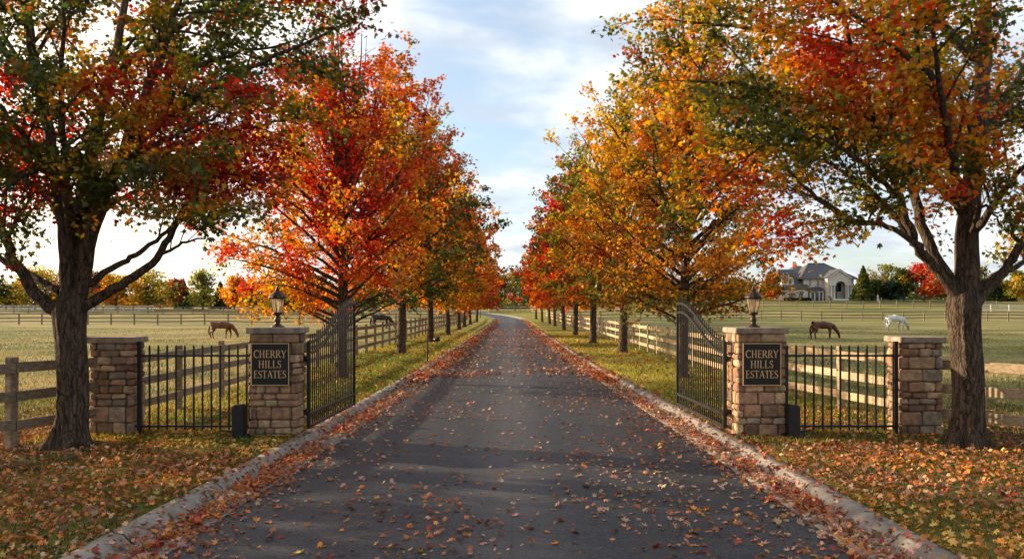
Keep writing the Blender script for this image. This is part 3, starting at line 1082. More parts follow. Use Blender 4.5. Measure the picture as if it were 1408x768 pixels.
RIGHT_ROW = [
    (5.75, 27, 13.6, 3.9, 1.7, [(C_OR, 4), (C_O, 12), (C_AM, 24), (C_Y, 18), (C_OL, 22), (C_G, 8), (C_RU, 10)],
     'golden brown maple just behind the open right gate leaf', [(C_AM, 30), (C_OL, 30), (C_RU, 24), (C_Y, 12)], 0.3),
    (5.8, 42, 14.0, 4.3, 2.5, [(C_O, 14), (C_AM, 34), (C_Y, 18), (C_YG, 14), (C_OL, 18)],
     'yellow orange maple with dark red lowest leaves, second of the right row', [(C_DR, 20), (C_RU, 30), (C_DO, 20), (C_OL, 20)], 0.26),
    (5.35, 53, 13.4, 4.3, 2.5, [(C_AM, 26), (C_Y, 22), (C_YG, 20), (C_OL, 24), (C_G, 8)],
     'yellow and olive maple, third trunk of the right row', None, 0),
    (5.35, 68, 14.4, 4.4, 2.4, [(C_R, 34), (C_PK, 22), (C_DR, 18), (C_DO, 16)],
     'crimson topped maple with orange skirt in the right row', [(C_O, 30), (C_AM, 30), (C_Y, 14), (C_OR, 16)], 0.28),
    (5.5, 85, 13.4, 4.3, 2.4, [(C_OR, 30), (C_O, 30), (C_R, 26)],
     'orange red maple beyond the crimson one on the right verge', None, 0),
    (5.4, 101, 13.0, 4.2, 2.3, [(C_R, 30), (C_DO, 30), (C_O, 20)],
     'small looking red maple deep in the right tree row', None, 0),
    (5.4, 115, 12.6, 4.2, 2.3, [(C_O, 30), (C_DO, 20), (C_OL, 20)],
     'orange and olive maple near the far end of the right row', None, 0),
    (4.9, 130, 12.4, 4.2, 2.3, [(C_OL, 30), (C_G, 30), (C_RU, 20)],
     'dull green maple, last but one of the right tree row', None, 0),
    (4.4, 147, 12.2, 4.2, 2.3, [(C_DG, 30), (C_G, 30), (C_OL, 20)],
     'dark green maple at the far end of the right tree row', None, 0),
]
TOTAL = NL + NR
for i, (x, y, H, R, hb, pal, lab, low, lf) in enumerate(LEFT_ROW + RIGHT_ROW):
    if y < 30:
        par = dict(nlimb=58, dens=2.1, l2=1.3, l3=0.55, nleaf=18, size=0.076, kind='mid', sides=7)
    elif y < 60:
        par = dict(nlimb=50, dens=1.8, l2=1.35, l3=0.6, nleaf=14, size=0.11, kind='mid', sides=6)
    elif y < 90:
        par = dict(nlimb=40, dens=1.7, l2=1.5, l3=0.7, nleaf=11, size=0.17, kind='far', sides=5)
    else:
        par = dict(nlimb=34, dens=1.5, l2=1.5, l3=0.8, nleaf=9, size=0.22, kind='far', sides=4, twigs=False)
    skip = None
    if i == 0:
        skip = lambda e: (e[2] > 10.6 and random.random() < 0.8) or (e[0] > -5.9 and e[2] < 3.15)
    TOTAL += row_tree(x, y, H, R, hb, (0.19 if y < 30 else 0.235) if y < 60 else 0.22, pal, lab, 100 + i * 7, low=low, lowfrac=lf, skip=skip, cdx={0: -0.5, 8: 0.5}.get(i, 0.0), **par)
for q, (x, y, lab) in enumerate(((-17.0, 13.0, 'unseen maple added left of the frame to shade the drive'), (-18.5, 4.0, 'unseen maple added far left beside the camera to shade the foreground'))):
    row_tree(x, y, 12.5, 4.6, 2.2, 0.26, [(C_O, 3), (C_AM, 3), (C_OL, 3), (C_G, 2)], lab, 900 + q, 40, 1.7, 1.4, 0.65, 10, 0.13, 'mid', group='unseen maples added for shade')  # out of view, added so that the foreground falls in shade
#@@REST@@
# ------------------------------------------------------------------ stone pillars
STONE_COLS = [(0.38, 0.24, 0.14), (0.29, 0.175, 0.105), (0.46, 0.315, 0.19), (0.26, 0.175, 0.12), (0.36, 0.215, 0.145),
              (0.49, 0.355, 0.22), (0.22, 0.14, 0.09), (0.40, 0.245, 0.155), (0.32, 0.25, 0.185), (0.34, 0.205, 0.125)]


def stone_col():
    c = random.choice(STONE_COLS); k = random.uniform(0.8, 1.15)
    return tuple(min(0.6, v * k * random.uniform(0.95, 1.05)) for v in c)


def pillar(name, label, cxp, yf, w, top, seed, band=True, dp=None):
    """cxp centre x, yf front y, w width, top height of the cap"""
    random.seed(seed)
    dp = dp or w
    cy_ = yf + dp / 2
    z0 = gzf(cxp, cy_)
    t = thing(name, label, 'pillar', (cxp, cy_, z0), 'stone gate pillars')
    core = MB()
    h = top - 0.11
    core.cbox((cxp, cy_, z0 + h / 2 - 0.1), (w / 2 - 0.045, dp / 2 - 0.045, h / 2 + 0.1), 0.01)
    core.build('mortar_core', M_MORTAR, t)
    st = MB()
    z = z0 - 0.06
    row = 0
    end = z0 + h
    bandh = 0.165 if band else 0.0
    while z < end - bandh - 0.05:
        ch = random.choice([0.12, 0.15, 0.19, 0.23, 0.27, 0.30, 0.24])
        if end - bandh - (z + ch) < 0.10: ch = end - bandh - z
        # four faces: each starts at one corner with a stone that wraps the corner
        for fc in range(4):
            a = [(-1, 0), (0, -1), (1, 0), (0, 1)][fc]            # outward normal
            tx = (-a[1], a[0])
            fw = dp if fc % 2 == 0 else w          # width of this face
            fd = w if fc % 2 == 0 else dp
            corner = random.uniform(0.16, 0.30)
            pieces = []
            longc = (row + fc) % 2 == 0
            u0 = -fw / 2 + (-0.012 if longc else 0.125)
            u1 = fw / 2 - (0.125 if not longc else -0.012)
            p = u0
            if random.random() < 0.40 and ch > 0.2:
                q = random.uniform(0.38, 0.62)
                subs = [(z, ch * q), (z + ch * q, ch * (1 - q))]
            else:
                subs = [(z, ch)]
            for (zz, hh) in subs:
                p = u0
                while p < u1 - 0.02:
                    L = random.uniform(0.15, 0.38)
                    if hh > 0.2: L = random.uniform(0.22, 0.42)
                    if u1 - (p + L) < 0.13: L = u1 - p
                    pr = random.uniform(-0.006, 0.022)
                    dep = 0.13
                    g = 0.007
                    nc = fd / 2 + pr - dep / 2
                    mx = (p + p + L) / 2
                    c = (cxp + a[0] * nc + tx[0] * mx, cy_ + a[1] * nc + tx[1] * mx, zz + hh / 2)
                    hl = L / 2 - g
                    hx = abs(a[0]) * dep / 2 + abs(tx[0]) * hl
                    hy = abs(a[1]) * dep / 2 + abs(tx[1]) * hl
                    st.cur = stone_col()
                    st.cbox(c, (hx, hy, hh / 2 - g), random.uniform(0.018, 0.034), None, 0.010)
                    p += L
        z += ch; row += 1
    if band:
        zb = end - bandh
        for fc in range(4):
            a = [(-1, 0), (0, -1), (1, 0), (0, 1)][fc]; tx = (-a[1], a[0])
            cut = random.uniform(-0.1, 0.1)
            fw = dp if fc % 2 == 0 else w
            fd = w if fc % 2 == 0 else dp
            lim = [(-fw / 2 + (0.13 if fc % 2 == 0 else 0), cut), (cut, fw / 2 - (0.13 if fc % 2 == 0 else 0))]
            for (p, q) in lim:
                nc = fd / 2 + 0.018 - 0.065
                mx = (p + q) / 2
                c = (cxp + a[0] * nc + tx[0] * mx, cy_ + a[1] * nc + tx[1] * mx, zb + bandh / 2)
                hl = (q - p) / 2 - 0.006
                st.cur = stone_col()
                st.cbox(c, (abs(a[0]) * 0.065 + abs(tx[0]) * hl, abs(a[1]) * 0.065 + abs(tx[1]) * hl, bandh / 2 - 0.006), 0.014, None, 0.004)
    st.build('stonework', M_STONE, t)
    cp = MB()
    ov = 0.055
    zt = z0 + top
    cp.cbox((cxp, cy_, z0 + h + 0.055), (w / 2 + ov, dp / 2 + ov, 0.055), 0.016, None, 0.006)
    cpo = cp.build('cap', M_CAP, t)
    return t, (cxp, cy_, zt)


PL_X, PR_X = -4.40, 4.60
PY = 14.75
pl_, pl_top = pillar('stone_pillar', 'tall stone pillar carrying the plaque and lantern left of the drive', PL_X, PY, 0.90, 2.02, 21, True, 0.60)
pr_, pr_top = pillar('stone_pillar', 'tall stone pillar carrying the plaque and lantern right of the drive', PR_X, PY, 0.88, 2.02, 22, True, 0.80)
sl_, sl_top = pillar('stone_pillar', 'lower stone pillar without lantern beside the dark maple trunk', -7.50, 14.95, 0.80, 1.84, 23, False, 0.52)
sr_, sr_top = pillar('stone_pillar', 'lower stone pillar without lantern beside the sunlit maple trunk', 7.67, 14.95, 0.76, 1.84, 24, False, 0.58)

# ------------------------------------------------------------------ plaques with lettering
TH, TN = 0.135, 0.062


def arc(cx_, cy_, rx, ry, a0, a1, n=10):
    return [(cx_ + rx * math.cos(math.radians(a0 + (a1 - a0) * k / n)), cy_ + ry * math.sin(math.radians(a0 + (a1 - a0) * k / n))) for k in range(n + 1)]


def glyph(ch):
    """strokes: list of (points, widths); serifs as short thin bars; returns strokes, advance"""
    S = []
    sf = lambda x, y, w=0.30: S.append(([(x - w / 2, y), (x + w / 2, y)], [0.05, 0.05]))
    st = lambda x: (S.append(([(x, 0.02), (x, 0.98)], [TH, TH])), sf(x, 0.025), sf(x, 0.975))
    if ch == 'H':
        st(0.16); st(0.70); S.append(([(0.16, 0.52), (0.70, 0.52)], [TN, TN])); return S, 0.98
    if ch == 'I':
        st(0.16); return S, 0.44
    if ch == 'L':
        st(0.16); S.append(([(0.16, 0.03), (0.60, 0.03)], [TN, TN])); S.append(([(0.59, 0.0), (0.62, 0.20)], [TN, 0.03])); return S, 0.74
    if ch == 'E':
        st(0.16)
        for y, x in ((0.03, 0.60), (0.52, 0.50), (0.97, 0.56)):
            S.append(([(0.16, y), (x, y)], [TN, TN]))
        S.append(([(0.59, 0.0), (0.62, 0.19)], [TN, 0.03])); S.append(([(0.55, 1.0), (0.57, 0.82)], [TN, 0.03])); S.append(([(0.50, 0.42), (0.50, 0.62)], [0.04, 0.04]))
        return S, 0.74
    if ch == 'T':
        st(0.38); S.append(([(0.02, 0.97), (0.74, 0.97)], [TN, TN]))
        S.append(([(0.03, 1.0), (0.01, 0.80)], [TN, 0.03])); S.append(([(0.73, 1.0), (0.75, 0.80)], [TN, 0.03])); return S, 0.80
    if ch == 'A':
        S.append(([(0.10, 0.02), (0.42, 1.0)], [TN, TN])); S.append(([(0.42, 1.0), (0.76, 0.02)], [TH, TH]))
        S.append(([(0.20, 0.36), (0.63, 0.36)], [TN, TN])); sf(0.10, 0.025, 0.24); sf(0.76, 0.025, 0.28); return S, 0.88
    if ch == 'Y':
        S.append(([(0.08, 0.98), (0.40, 0.48)], [TH, TH])); S.append(([(0.40, 0.48), (0.72, 0.98)], [TN, TN]))
        S.append(([(0.40, 0.50), (0.40, 0.02)], [TH, TH])); sf(0.40, 0.025); sf(0.08, 0.975, 0.26); sf(0.72, 0.975, 0.24); return S, 0.82
    if ch == 'R':
        st(0.16)
        b = [(0.16, 0.97), (0.34, 0.97)] + arc(0.36, 0.745, 0.24, 0.225, 85, -85, 10) + [(0.16, 0.52)]
        S.append((b, [TN, TN] + [TN + (TH - TN) * math.sin(math.pi * k / 10) for k in range(11)] + [TN]))
        S.append(([(0.36, 0.52), (0.76, 0.02)], [TH, TH])); sf(0.78, 0.025, 0.20); return S, 0.88
    if ch == 'C':
        a = arc(0.50, 0.5, 0.43, 0.47, 48, 312, 18)
        S.append((a, [TN + (TH - TN) * math.sin(math.pi * k / 18) for k in range(19)]))
        S.append(([(0.79, 0.98), (0.80, 0.72)], [0.03, TN])); S.append(([(0.79, 0.05), (0.83, 0.24)], [TN, 0.03])); return S, 0.92
    if ch == 'S':
        a = arc(0.30, 0.74, 0.20, 0.23, 35, 230, 10)[:-1] + [(0.28, 0.52)] + arc(0.29, 0.26, 0.22, 0.235, 50, -150, 10)
        n = len(a)
        S.append((a, [TN + (TH - TN) * math.exp(-((k / (n - 1) - 0.5) / 0.22) ** 2) for k in range(n)]))
        S.append(([(0.47, 0.99), (0.48, 0.76)], [0.03, TN])); S.append(([(0.06, 0.0), (0.05, 0.26)], [0.03, TN])); return S, 0.62
    return S, 0.5


def lettering(mb, text, xc, y, zbase, cap, width):
    tot = sum(glyph(c)[1] for c in text)
    sx = width / tot
    x = xc - width / 2
    k = 0
    for ch in text:
        S, adv = glyph(ch)
        for pts, ws in S:
            # one ribbon per stroke, its own tiny depth
            d = 0.004 + 0.0004 * (k % 9); k += 1
            L = []; R = []
            for i, (px, pz) in enumerate(pts):
                a = pts[max(i - 1, 0)]; b = pts[min(i + 1, len(pts) - 1)]
                tx, tz = (b[0] - a[0]) * sx, (b[1] - a[1]) * cap
                l = math.hypot(tx, tz) + 1e-9
                nx_, nz_ = -tz / l, tx / l
                w = ws[i] * cap / 2
                L.append((x + px * sx + nx_ * w, zbase + pz * cap + nz_ * w))
                R.append((x + px * sx - nx_ * w, zbase + pz * cap - nz_ * w))
            m = len(pts)
            vs_ = [(p[0], y - d, p[1]) for p in L] + [(p[0], y - d, p[1]) for p in R] + [(p[0], y + 0.002, p[1]) for p in L] + [(p[0], y + 0.002, p[1]) for p in R]
            fs = []
            for i in range(m - 1):
                fs.append([i, i + 1, m + i + 1, m + i])
                fs.append([i, 2 * m + i, 2 * m + i + 1, i + 1])
                fs.append([m + i, m + i + 1, 3 * m + i + 1, 3 * m + i])
            mb.add(vs_, fs)
        x += adv * sx


def plaque(xc, yface, zc, label):
    y0 = yface - 0.035
    t = thing('sign_plaque', label, 'sign', (xc, yface, zc - 0.395), 'pillar plaques')
    p = MB(); p.cbox((xc, yface - 0.012, zc), (0.355, 0.023, 0.395), 0.006); p.build('panel', M_PANEL, t)
    f = MB()
    w, h, b = 0.343, 0.383, 0.009
    for s in (-1, 1):
        f.cbox((xc + s * w, y0 - 0.001, zc), (b, 0.006, h + b), 0.002)
        f.cbox((xc, y0 - 0.001, zc + s * h), (w - b - 0.0005, 0.006, b), 0.002)
    f.build('border', M_GOLD, t)
    l = MB()
    cap = 0.140
    lettering(l, 'CHERRY', xc, y0 - 0.0005, zc + 0.190 - cap / 2, cap, 0.60)
    lettering(l, 'HILLS', xc, y0 - 0.0005, zc + 0.003 - cap / 2, cap, 0.42)
    lettering(l, 'ESTATES', xc, y0 - 0.0005, zc - 0.182 - cap / 2, cap, 0.60)
    l.build('lettering', M_GOLD, t, fix=True)
    return t


plaque(xat(372.5, PY), PY - 0.02, 1.35, 'black plaque with gold lettering on the left gate pillar')
plaque(xat(1046.5, PY), PY - 0.02, 1.35, 'black plaque with gold lettering on the right gate pillar')

# ------------------------------------------------------------------ lanterns
def mk_glass():
    t = NT('lantern_glass')
    a = t.n('ShaderNodeBsdfTransparent'); a.inputs[0].default_value = (0.95, 0.88, 0.74, 1)
    b = t.n('ShaderNodeBsdfTranslucent'); b.inputs[0].default_value = (0.80, 0.66, 0.46, 1)
    g = t.n('ShaderNodeBsdfGlossy'); g.inputs['Roughness'].default_value = 0.12
    d = t.n('ShaderNodeBsdfDiffuse'); d.inputs[0].default_value = (0.62, 0.52, 0.38, 1)
    n = t.noise(t.map(t.obj(), (1, 1, 0.25)), 30.0, 3)
    m1 = t.n('ShaderNodeMixShader'); m1.inputs[0].default_value = 0.5
    t.l(b.outputs[0], m1.inputs[1]); t.l(d.outputs[0], m1.inputs[2])
    m2 = t.n('ShaderNodeMixShader')
    t.l(t.rng(n, 0.3, 0.7, 0.30, 0.68), m2.inputs[0]); t.l(a.outputs[0], m2.inputs[1]); t.l(m1.outputs[0], m2.inputs[2])
    m3 = t.n('ShaderNodeMixShader'); m3.inputs[0].default_value = 0.10
    t.l(m2.outputs[0], m3.inputs[1]); t.l(g.outputs[0], m3.inputs[2])
    t.l(m3.outputs[0], t.out.inputs['Surface'])
    return t.m


M_GLASS = mk_glass()
M_CANDLE = mk_noise_mat('candle_sleeve', (0.55, 0.48, 0.36), (0.65, 0.57, 0.44), 10, 0.5, 0.05, 0.001)


def lantern(c, label):
    t = thing('pillar_lantern', label, 'lantern', c, 'pillar lanterns')
    c = Vector(c)
    b = MB()
    b.lathe(c, [(0.128, 0), (0.128, 0.018), (0.10, 0.03), (0.075, 0.05), (0.045, 0.08), (0.055, 0.11), (0.062, 0.15), (0.05, 0.185), (0.036, 0.20), (0.036, 0.215), (0.07, 0.24), (0.088, 0.265), (0.085, 0.285)], 16)
    b.build('base', M_BRONZE, t)
    g = MB()
    n = 6
    g.lathe(c, [(0.078, 0.288), (0.128, 0.545)], n, False)
    g.build('glass', M_GLASS, t)
    f = MB()
    for k in range(n):
        an = 2 * math.pi * (k + 0.5) / n
        d = Vector((math.cos(an), math.sin(an), 0))
        f.tube([c + d * 0.082 + Vector((0, 0, 0.284)), c + d * 0.132 + Vector((0, 0, 0.55))], 0.007, 6)
    f.lathe(c, [(0.136, 0.535), (0.142, 0.545), (0.138, 0.556)], n, False)
    f.build('cage', M_BRONZE, t)
    r = MB()
    r.lathe(c, [(0.150, 0.552), (0.168, 0.560), (0.162, 0.578), (0.128, 0.612), (0.090, 0.650), (0.062, 0.672), (0.05, 0.690), (0.026, 0.70)], 12, False)
    ro = r.build('roof', M_BRONZE, t)
    q = MB(); q.lathe(c, [(0.024, 0.698), (0.034, 0.715), (0.030, 0.735), (0.014, 0.75), (0.020, 0.765), (0.008, 0.785), (0.003, 0.805)], 10)
    q.build('finial', M_BRONZE, ro)
    k = MB()
    for a in range(3):
        an = a * 2.09
        k.tube([c + Vector((0.03 * math.cos(an), 0.03 * math.sin(an), 0.286)), c + Vector((0.03 * math.cos(an), 0.03 * math.sin(an), 0.42))], 0.010, 8)
    k.build('candles', M_CANDLE, t)


lantern((xat(381.5, 15.05), 15.05, gzf(PL_X, PY) + 2.02), 'bronze lantern with pale glass on top of the left gate pillar')
lantern((xat(1036.5, 15.15), 15.18, gzf(PR_X, PY) + 2.02), 'bronze lantern with pale glass on top of the right gate pillar')

# ------------------------------------------------------------------ iron fence panels between the pillars
def picket(mb, x, y, z0, z1, w=0.011, sx=1.0):
    mb.cbox((x, y, (z0 + z1 - 0.05) / 2), (w, w, (z1 - 0.05 - z0) / 2), 0.002)
    # spear point
    zt = z1 - 0.052
    vs_ = [(x - w * 1.25, y - w * 1.25, zt), (x + w * 1.25, y - w * 1.25, zt), (x + w * 1.25, y + w * 1.25, zt), (x - w * 1.25, y + w * 1.25, zt), (x, y, z1)]
    mb.add(vs_, [[0, 3, 2, 1], [0, 1, 4], [1, 2, 4], [2, 3, 4], [3, 0, 4]])


def iron_panel(xa, xb, y, post_x, label):
    z = gzf(xa, y)
    t = thing('iron_fence_panel', label, 'iron fence', ((xa + xb) / 2, y, z), 'iron panels between the pillars')
    for px in post_x:
        p = MB(); p.cbox((px, y, z + 0.86), (0.038, 0.038, 0.90), 0.006); p.build('post', M_IRON, t)
    for zr in (1.49, 0.17):
        p = MB(); p.cbox(((xa + xb) / 2, y, z + zr), ((xb - xa) / 2, 0.021, 0.020), 0.004); p.build('rail', M_IRON, t)
    n = 13
    for k in range(n):
        x = xa + (xb - xa) * (k + 0.6) / (n + 0.2)
        p = MB(); picket(p, x, y, z + 0.10, z + 1.70, 0.015); p.build('picket', M_IRON, t)


YP = 15.02
iron_panel(-7.07, -4.88, YP, (-6.99, -4.90), 'black iron panel between the two left pillars')
iron_panel(5.07, 7.26, YP, (5.10, 7.20), 'black iron panel between the two right pillars')


def gate_leaf(xh, xf, y0, y1, label, side):
    t = thing('gate_leaf', label, 'gate', (xh, y0, 0), 'open gate leaves')
    L = y1 - y0
    ctop = lambda u: 1.74 + 0.74 * float(sm((u - 0.04) / 0.88)) - 0.10 * max(0, u - 0.9)
    gx = lambda u: xh + (xf - xh) * u
    p = MB(); p.cbox((xh, y0, 0.93), (0.034, 0.034, 0.82), 0.006); p.build('hinge_stile', M_IRON, t)
    p = MB(); p.cbox((xf, y1, 0.11 + (ctop(1) - 0.10) / 2), (0.030, 0.030, (ctop(1) - 0.08) / 2), 0.006); p.build('latch_stile', M_IRON, t)
    for zr in (0.14, 0.37):
        p = MB(); p.bar((gx(0.01), y0 + 0.03, zr), (gx(0.99), y1 - 0.03, zr), 0.046, 0.058, 0.006); p.build('bottom_rail', M_IRON, t)
    for dz in (0.0, -0.20):
        pts = [(gx(k / 24), y0 + 0.02 + (L - 0.04) * k / 24, ctop(k / 24) + dz) for k in range(25)]
        r = MB()
        for a, b in zip(pts[:-1], pts[1:]):
            pa, pb = Vector(a), Vector(b); e = (pb - pa).normalized() * 0.004
            r.bar(pa - e, pb + e, 0.056, 0.050, 0.006, up=(0, -0.3, 1))
        r.build('curved_rail', M_IRON, t)
    n = 25
    for k in range(n):
        u = (k + 0.7) / (n + 0.4)
        p = MB(); picket(p, gx(u), y0 + L * u, 0.12, ctop(u) + 0.16, 0.0108); p.build('picket', M_IRON, t)
    for zz in (0.42, 1.42):
        h = MB()
        h.cbox((xh + side * 0.07, y0 - 0.005, zz), (0.045, 0.02, 0.045), 0.006)
        h.tube([(xh + side * 0.03, y0 - 0.02, zz - 0.06), (xh + side * 0.03, y0 - 0.02, zz + 0.06)], 0.022, 10)
        h.build('hinge', M_IRON, t)
    return t


gate_leaf(-3.85, -3.70, 15.15, 18.75, 'open iron gate leaf with swooping top on the left kerb', -1)
gate_leaf(4.03, 3.88, 15.15, 18.75, 'open iron gate leaf with swooping top on the right kerb', 1)


def operator(x, y, label, s):
    z = gzf(x, y)
    t = thing('gate_opener', label, 'gate motor', (x, y, z), 'gate motors')
    b = MB()
    b.cbox((x, y, z + 0.03), (0.17, 0.15, 0.05), 0.01); b.build('plinth', M_PLASTIC, t)
    b = MB()
    prof = [(-0.10, 0.08), (0.10, 0.08), (0.10, 0.56), (0.085, 0.605), (0.05, 0.63), (-0.05, 0.63), (-0.085, 0.605), (-0.10, 0.56)]
    b.prism(prof, lambda u, v: Vector((x + u, y - 0.11, z + v)), lambda u, v: Vector((x + u, y + 0.11, z + v)))
    b.build('housing', M_PLASTIC, t, fix=True)
    b = MB(); b.bar((x - s * 0.10, y - 0.02, z + 0.14), (x - s * 0.36, y + 0.10, z + 0.14), 0.05, 0.03, 0.006); b.build('arm', M_IRON, t)


operator(xat(329, 14.6), 14.60, 'black gate motor box at the foot of the left lettered pillar', 1)
operator(xat(1090, 14.6), 14.60, 'black gate motor box at the foot of the right lettered pillar', -1)

# ------------------------------------------------------------------ wooden fences
def rail_fence(name, label, pts, spacing, h, mat, rails, post=0.07, railh=0.075, parts=True, group='rail fences', railt=0.022, face=-1, jitter=0.02, plane=None):
    """three-rail fence along a polyline of (x, y); parts=False -> too small to show its parts"""
    P = [np.array(p, float) for p in pts]
    seg = [np.linalg.norm(b - a) for a, b in zip(P[:-1], P[1:])]
    tot = sum(seg); n = max(1, round(tot / spacing))
    S = []
    for k in range(n + 1):
        s = tot * k / n; i = 0
        while i < len(seg) - 1 and s > seg[i]: s -= seg[i]; i += 1
        S.append(P[i] + (P[i + 1] - P[i]) * min(1, s / seg[i]))
    mid = S[0]
    t = thing(name, label, 'fence', (S[0][0], S[0][1], gzf(*S[0])), group)
    rnd = random.Random(len(S) * 7 + int(abs(S[0][0]) * 10))
    pitems = []; ritems = []
    for k, s in enumerate(S):
        z = gzf(*s)
        m = MB(); g = rnd.uniform(0.75, 1.15); m.cur = (g, g * rnd.uniform(0.95, 1.02), g * rnd.uniform(0.9, 1.0))
        d = (S[min(k + 1, n)] - S[max(k - 1, 0)]); ang = math.atan2(d[1], d[0])
        lean = Matrix.Rotation(rnd.uniform(-0.02, 0.02), 3, 'X') @ Matrix.Rotation(rnd.uniform(-0.015, 0.015), 3, 'Y')
        m.cbox((s[0], s[1], z + h / 2 - 0.12), (post, post, h / 2 + 0.12), 0.012, Matrix.Rotation(ang, 3, 'Z') @ lean)
        pitems.append((math.hypot(s[0], s[1]), m))
    for k in range(n):
        a, b = S[k], S[k + 1]
        d = b - a; d = d / (np.linalg.norm(d) + 1e-9)
        nn = np.array([-d[1], d[0]]) * face * (post + railt + 0.003)
        for r in rails:
            m = MB(); g = rnd.uniform(0.75, 1.15); m.cur = (g, g * rnd.uniform(0.95, 1.02), g * rnd.uniform(0.88, 1.0))
            e = d * 0.004
            pa = (a[0] + nn[0] + e[0], a[1] + nn[1] + e[1], gzf(*a) + r * h + rnd.uniform(-jitter, jitter))
            pb = (b[0] + nn[0] - e[0], b[1] + nn[1] - e[1], gzf(*b) + r * h + rnd.uniform(-jitter, jitter))
            m.bar(pa, pb, railt * 2, railh * 2, 0.006)
            ritems.append((math.hypot((a[0] + b[0]) / 2, (a[1] + b[1]) / 2), m))
    for nm, items in (('post', pitems), ('rail', ritems)):
        items.sort(key=lambda q: q[0])
        cut = 100 if parts else 0
        for _, m in items[:cut]: m.build(nm, mat, t)
        rest = items[cut:]
        if rest:
            w = MB()
            for _, m in rest:
                b0 = len(w.v)
                w.v += m.v; w.c += m.c; w.sm += m.sm
                w.f += [[b0 + i for i in f] for f in m.f]
            o = w.build(nm + ('_run' if parts else 's'), mat, t)
            if parts: o['kind'] = 'stuff'
    return t


RL = (0.88, 0.58, 0.27)
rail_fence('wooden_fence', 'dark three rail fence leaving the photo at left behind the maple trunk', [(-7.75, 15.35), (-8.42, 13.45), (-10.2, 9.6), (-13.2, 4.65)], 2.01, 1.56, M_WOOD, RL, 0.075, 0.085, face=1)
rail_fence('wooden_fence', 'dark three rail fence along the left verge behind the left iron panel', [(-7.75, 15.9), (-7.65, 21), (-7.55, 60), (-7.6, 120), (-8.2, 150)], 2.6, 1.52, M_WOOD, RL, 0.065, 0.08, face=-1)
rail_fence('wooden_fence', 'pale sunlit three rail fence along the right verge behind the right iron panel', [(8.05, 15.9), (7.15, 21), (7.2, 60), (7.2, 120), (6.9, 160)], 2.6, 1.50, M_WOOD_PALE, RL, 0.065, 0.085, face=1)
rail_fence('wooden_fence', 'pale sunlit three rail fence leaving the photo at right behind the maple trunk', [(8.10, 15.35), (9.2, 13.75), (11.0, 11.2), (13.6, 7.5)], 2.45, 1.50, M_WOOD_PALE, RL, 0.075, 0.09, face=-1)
rail_fence('wooden_fence', 'long dark cross fence right behind the grazing chestnut horse on the left', [(-88, 112), (-9, 107)], 3.3, 1.55, M_WOOD, (0.92, 0.60, 0.28), 0.08, 0.07, face=-1)
rail_fence('wooden_fence', 'long brown cross fence behind the white horse in the right paddock', [(8.5, 139), (60, 138), (112, 134)], 3.4, 1.65, M_WOOD, (0.92, 0.60, 0.28), 0.09, 0.075, face=-1)
rail_fence('wooden_fence', 'short pale fence closing the view where the drive bends away', [(-5.2, 181), (-2.0, 184), (3.6, 183), (8, 178)], 2.6, 1.55, M_WOOD_PALE, (0.92, 0.60, 0.28), 0.09, 0.11, face=-1)
rail_fence('wooden_fence', 'grey fence in front of the left background trees', [(-120, 168), (-60, 165), (-12, 160)], 3.2, 1.5, M_WOOD, (0.92, 0.58, 0.25), 0.07, 0.06, face=-1)
rail_fence('wooden_fence', 'grey fence right in front of the stone house and garden', [(14, 166), (40, 165), (72, 165), (100, 165)], 3.4, 1.6, M_WOOD, (0.92, 0.58, 0.25), 0.08, 0.06, face=-1)
rail_fence('wooden_fence', 'white painted rail fence at the far right before the evergreens', [(91, 158), (140, 150)], 3.4, 1.5, M_WHITE, (0.92, 0.58, 0.25), 0.08, 0.055, face=-1)
rail_fence('wooden_fence', 'white painted rail fence at the far left beyond the paddock', [(-115, 176), (-78, 174)], 3.4, 1.3, M_WHITE, (0.92, 0.55, 0.2), 0.08, 0.06, face=-1)

# ------------------------------------------------------------------ small things on the left verge
x = xat(588, 35.0)
t = thing('marker_post', 'thin black marker post standing in the left verge', 'post', (x, 35.0, 0))
b = MB(); b.cbox((x, 35.0, 0.44), (0.028, 0.028, 0.50), 0.006); b.build('shaft', M_IRON, t)
b = MB(); b.cbox((x, 35.0, 0.955), (0.036, 0.036, 0.012), 0.004); b.build('cap', M_IRON, t)
x = xat(601, 52.0)
t = thing('garden_spotlight', 'small dark spotlight on the grass beside a left maple trunk', 'spotlight', (x, 52.0, 0))
b = MB(); b.tube([(x, 52, -0.05), (x, 52, 0.22)], 0.03, 8); b.build('stem', M_IRON, t)
b = MB(); b.tube([(x - 0.22, 52.0, 0.26), (x + 0.16, 51.95, 0.34)], [0.11, 0.16], 10); b.build('housing', M_IRON, t)
x = -6.05
zz = gzf(x, 152)
t = thing('street_lamp', 'small dark lamp post at the far left bend of the drive', 'lamp post', (x, 152, zz))
b = MB(); b.tube([(x, 152, zz - 0.1), (x, 152, zz + 2.1)], [0.08, 0.06], 8); b.build('pole', M_IRON, t)
b = MB(); b.lathe((x, 152, zz + 2.1), [(0.1, 0), (0.2, 0.35), (0.24, 0.37), (0.05, 0.55)], 8); b.build('lamp_head', M_IRON, t)

# ------------------------------------------------------------------ horses
def mk_coat(name, c1, c2, spots=None):
    t = NT(name)
    p = t.obj()
    a = t.noise(p, 2.2, 4)
    c = t.mix(t.rng(a, 0.35, 0.65), c1, c2)
    if spots:
        c = t.mix(t.rng(t.noise(p, 9.0, 4, 0.7), 0.52, 0.66, 0, 0.6), c, spots)
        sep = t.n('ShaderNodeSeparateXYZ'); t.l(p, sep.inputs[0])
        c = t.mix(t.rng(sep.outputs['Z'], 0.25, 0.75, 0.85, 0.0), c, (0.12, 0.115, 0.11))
    t.bsdf(c, 0.55, None, spec=0.3)
    return t.m


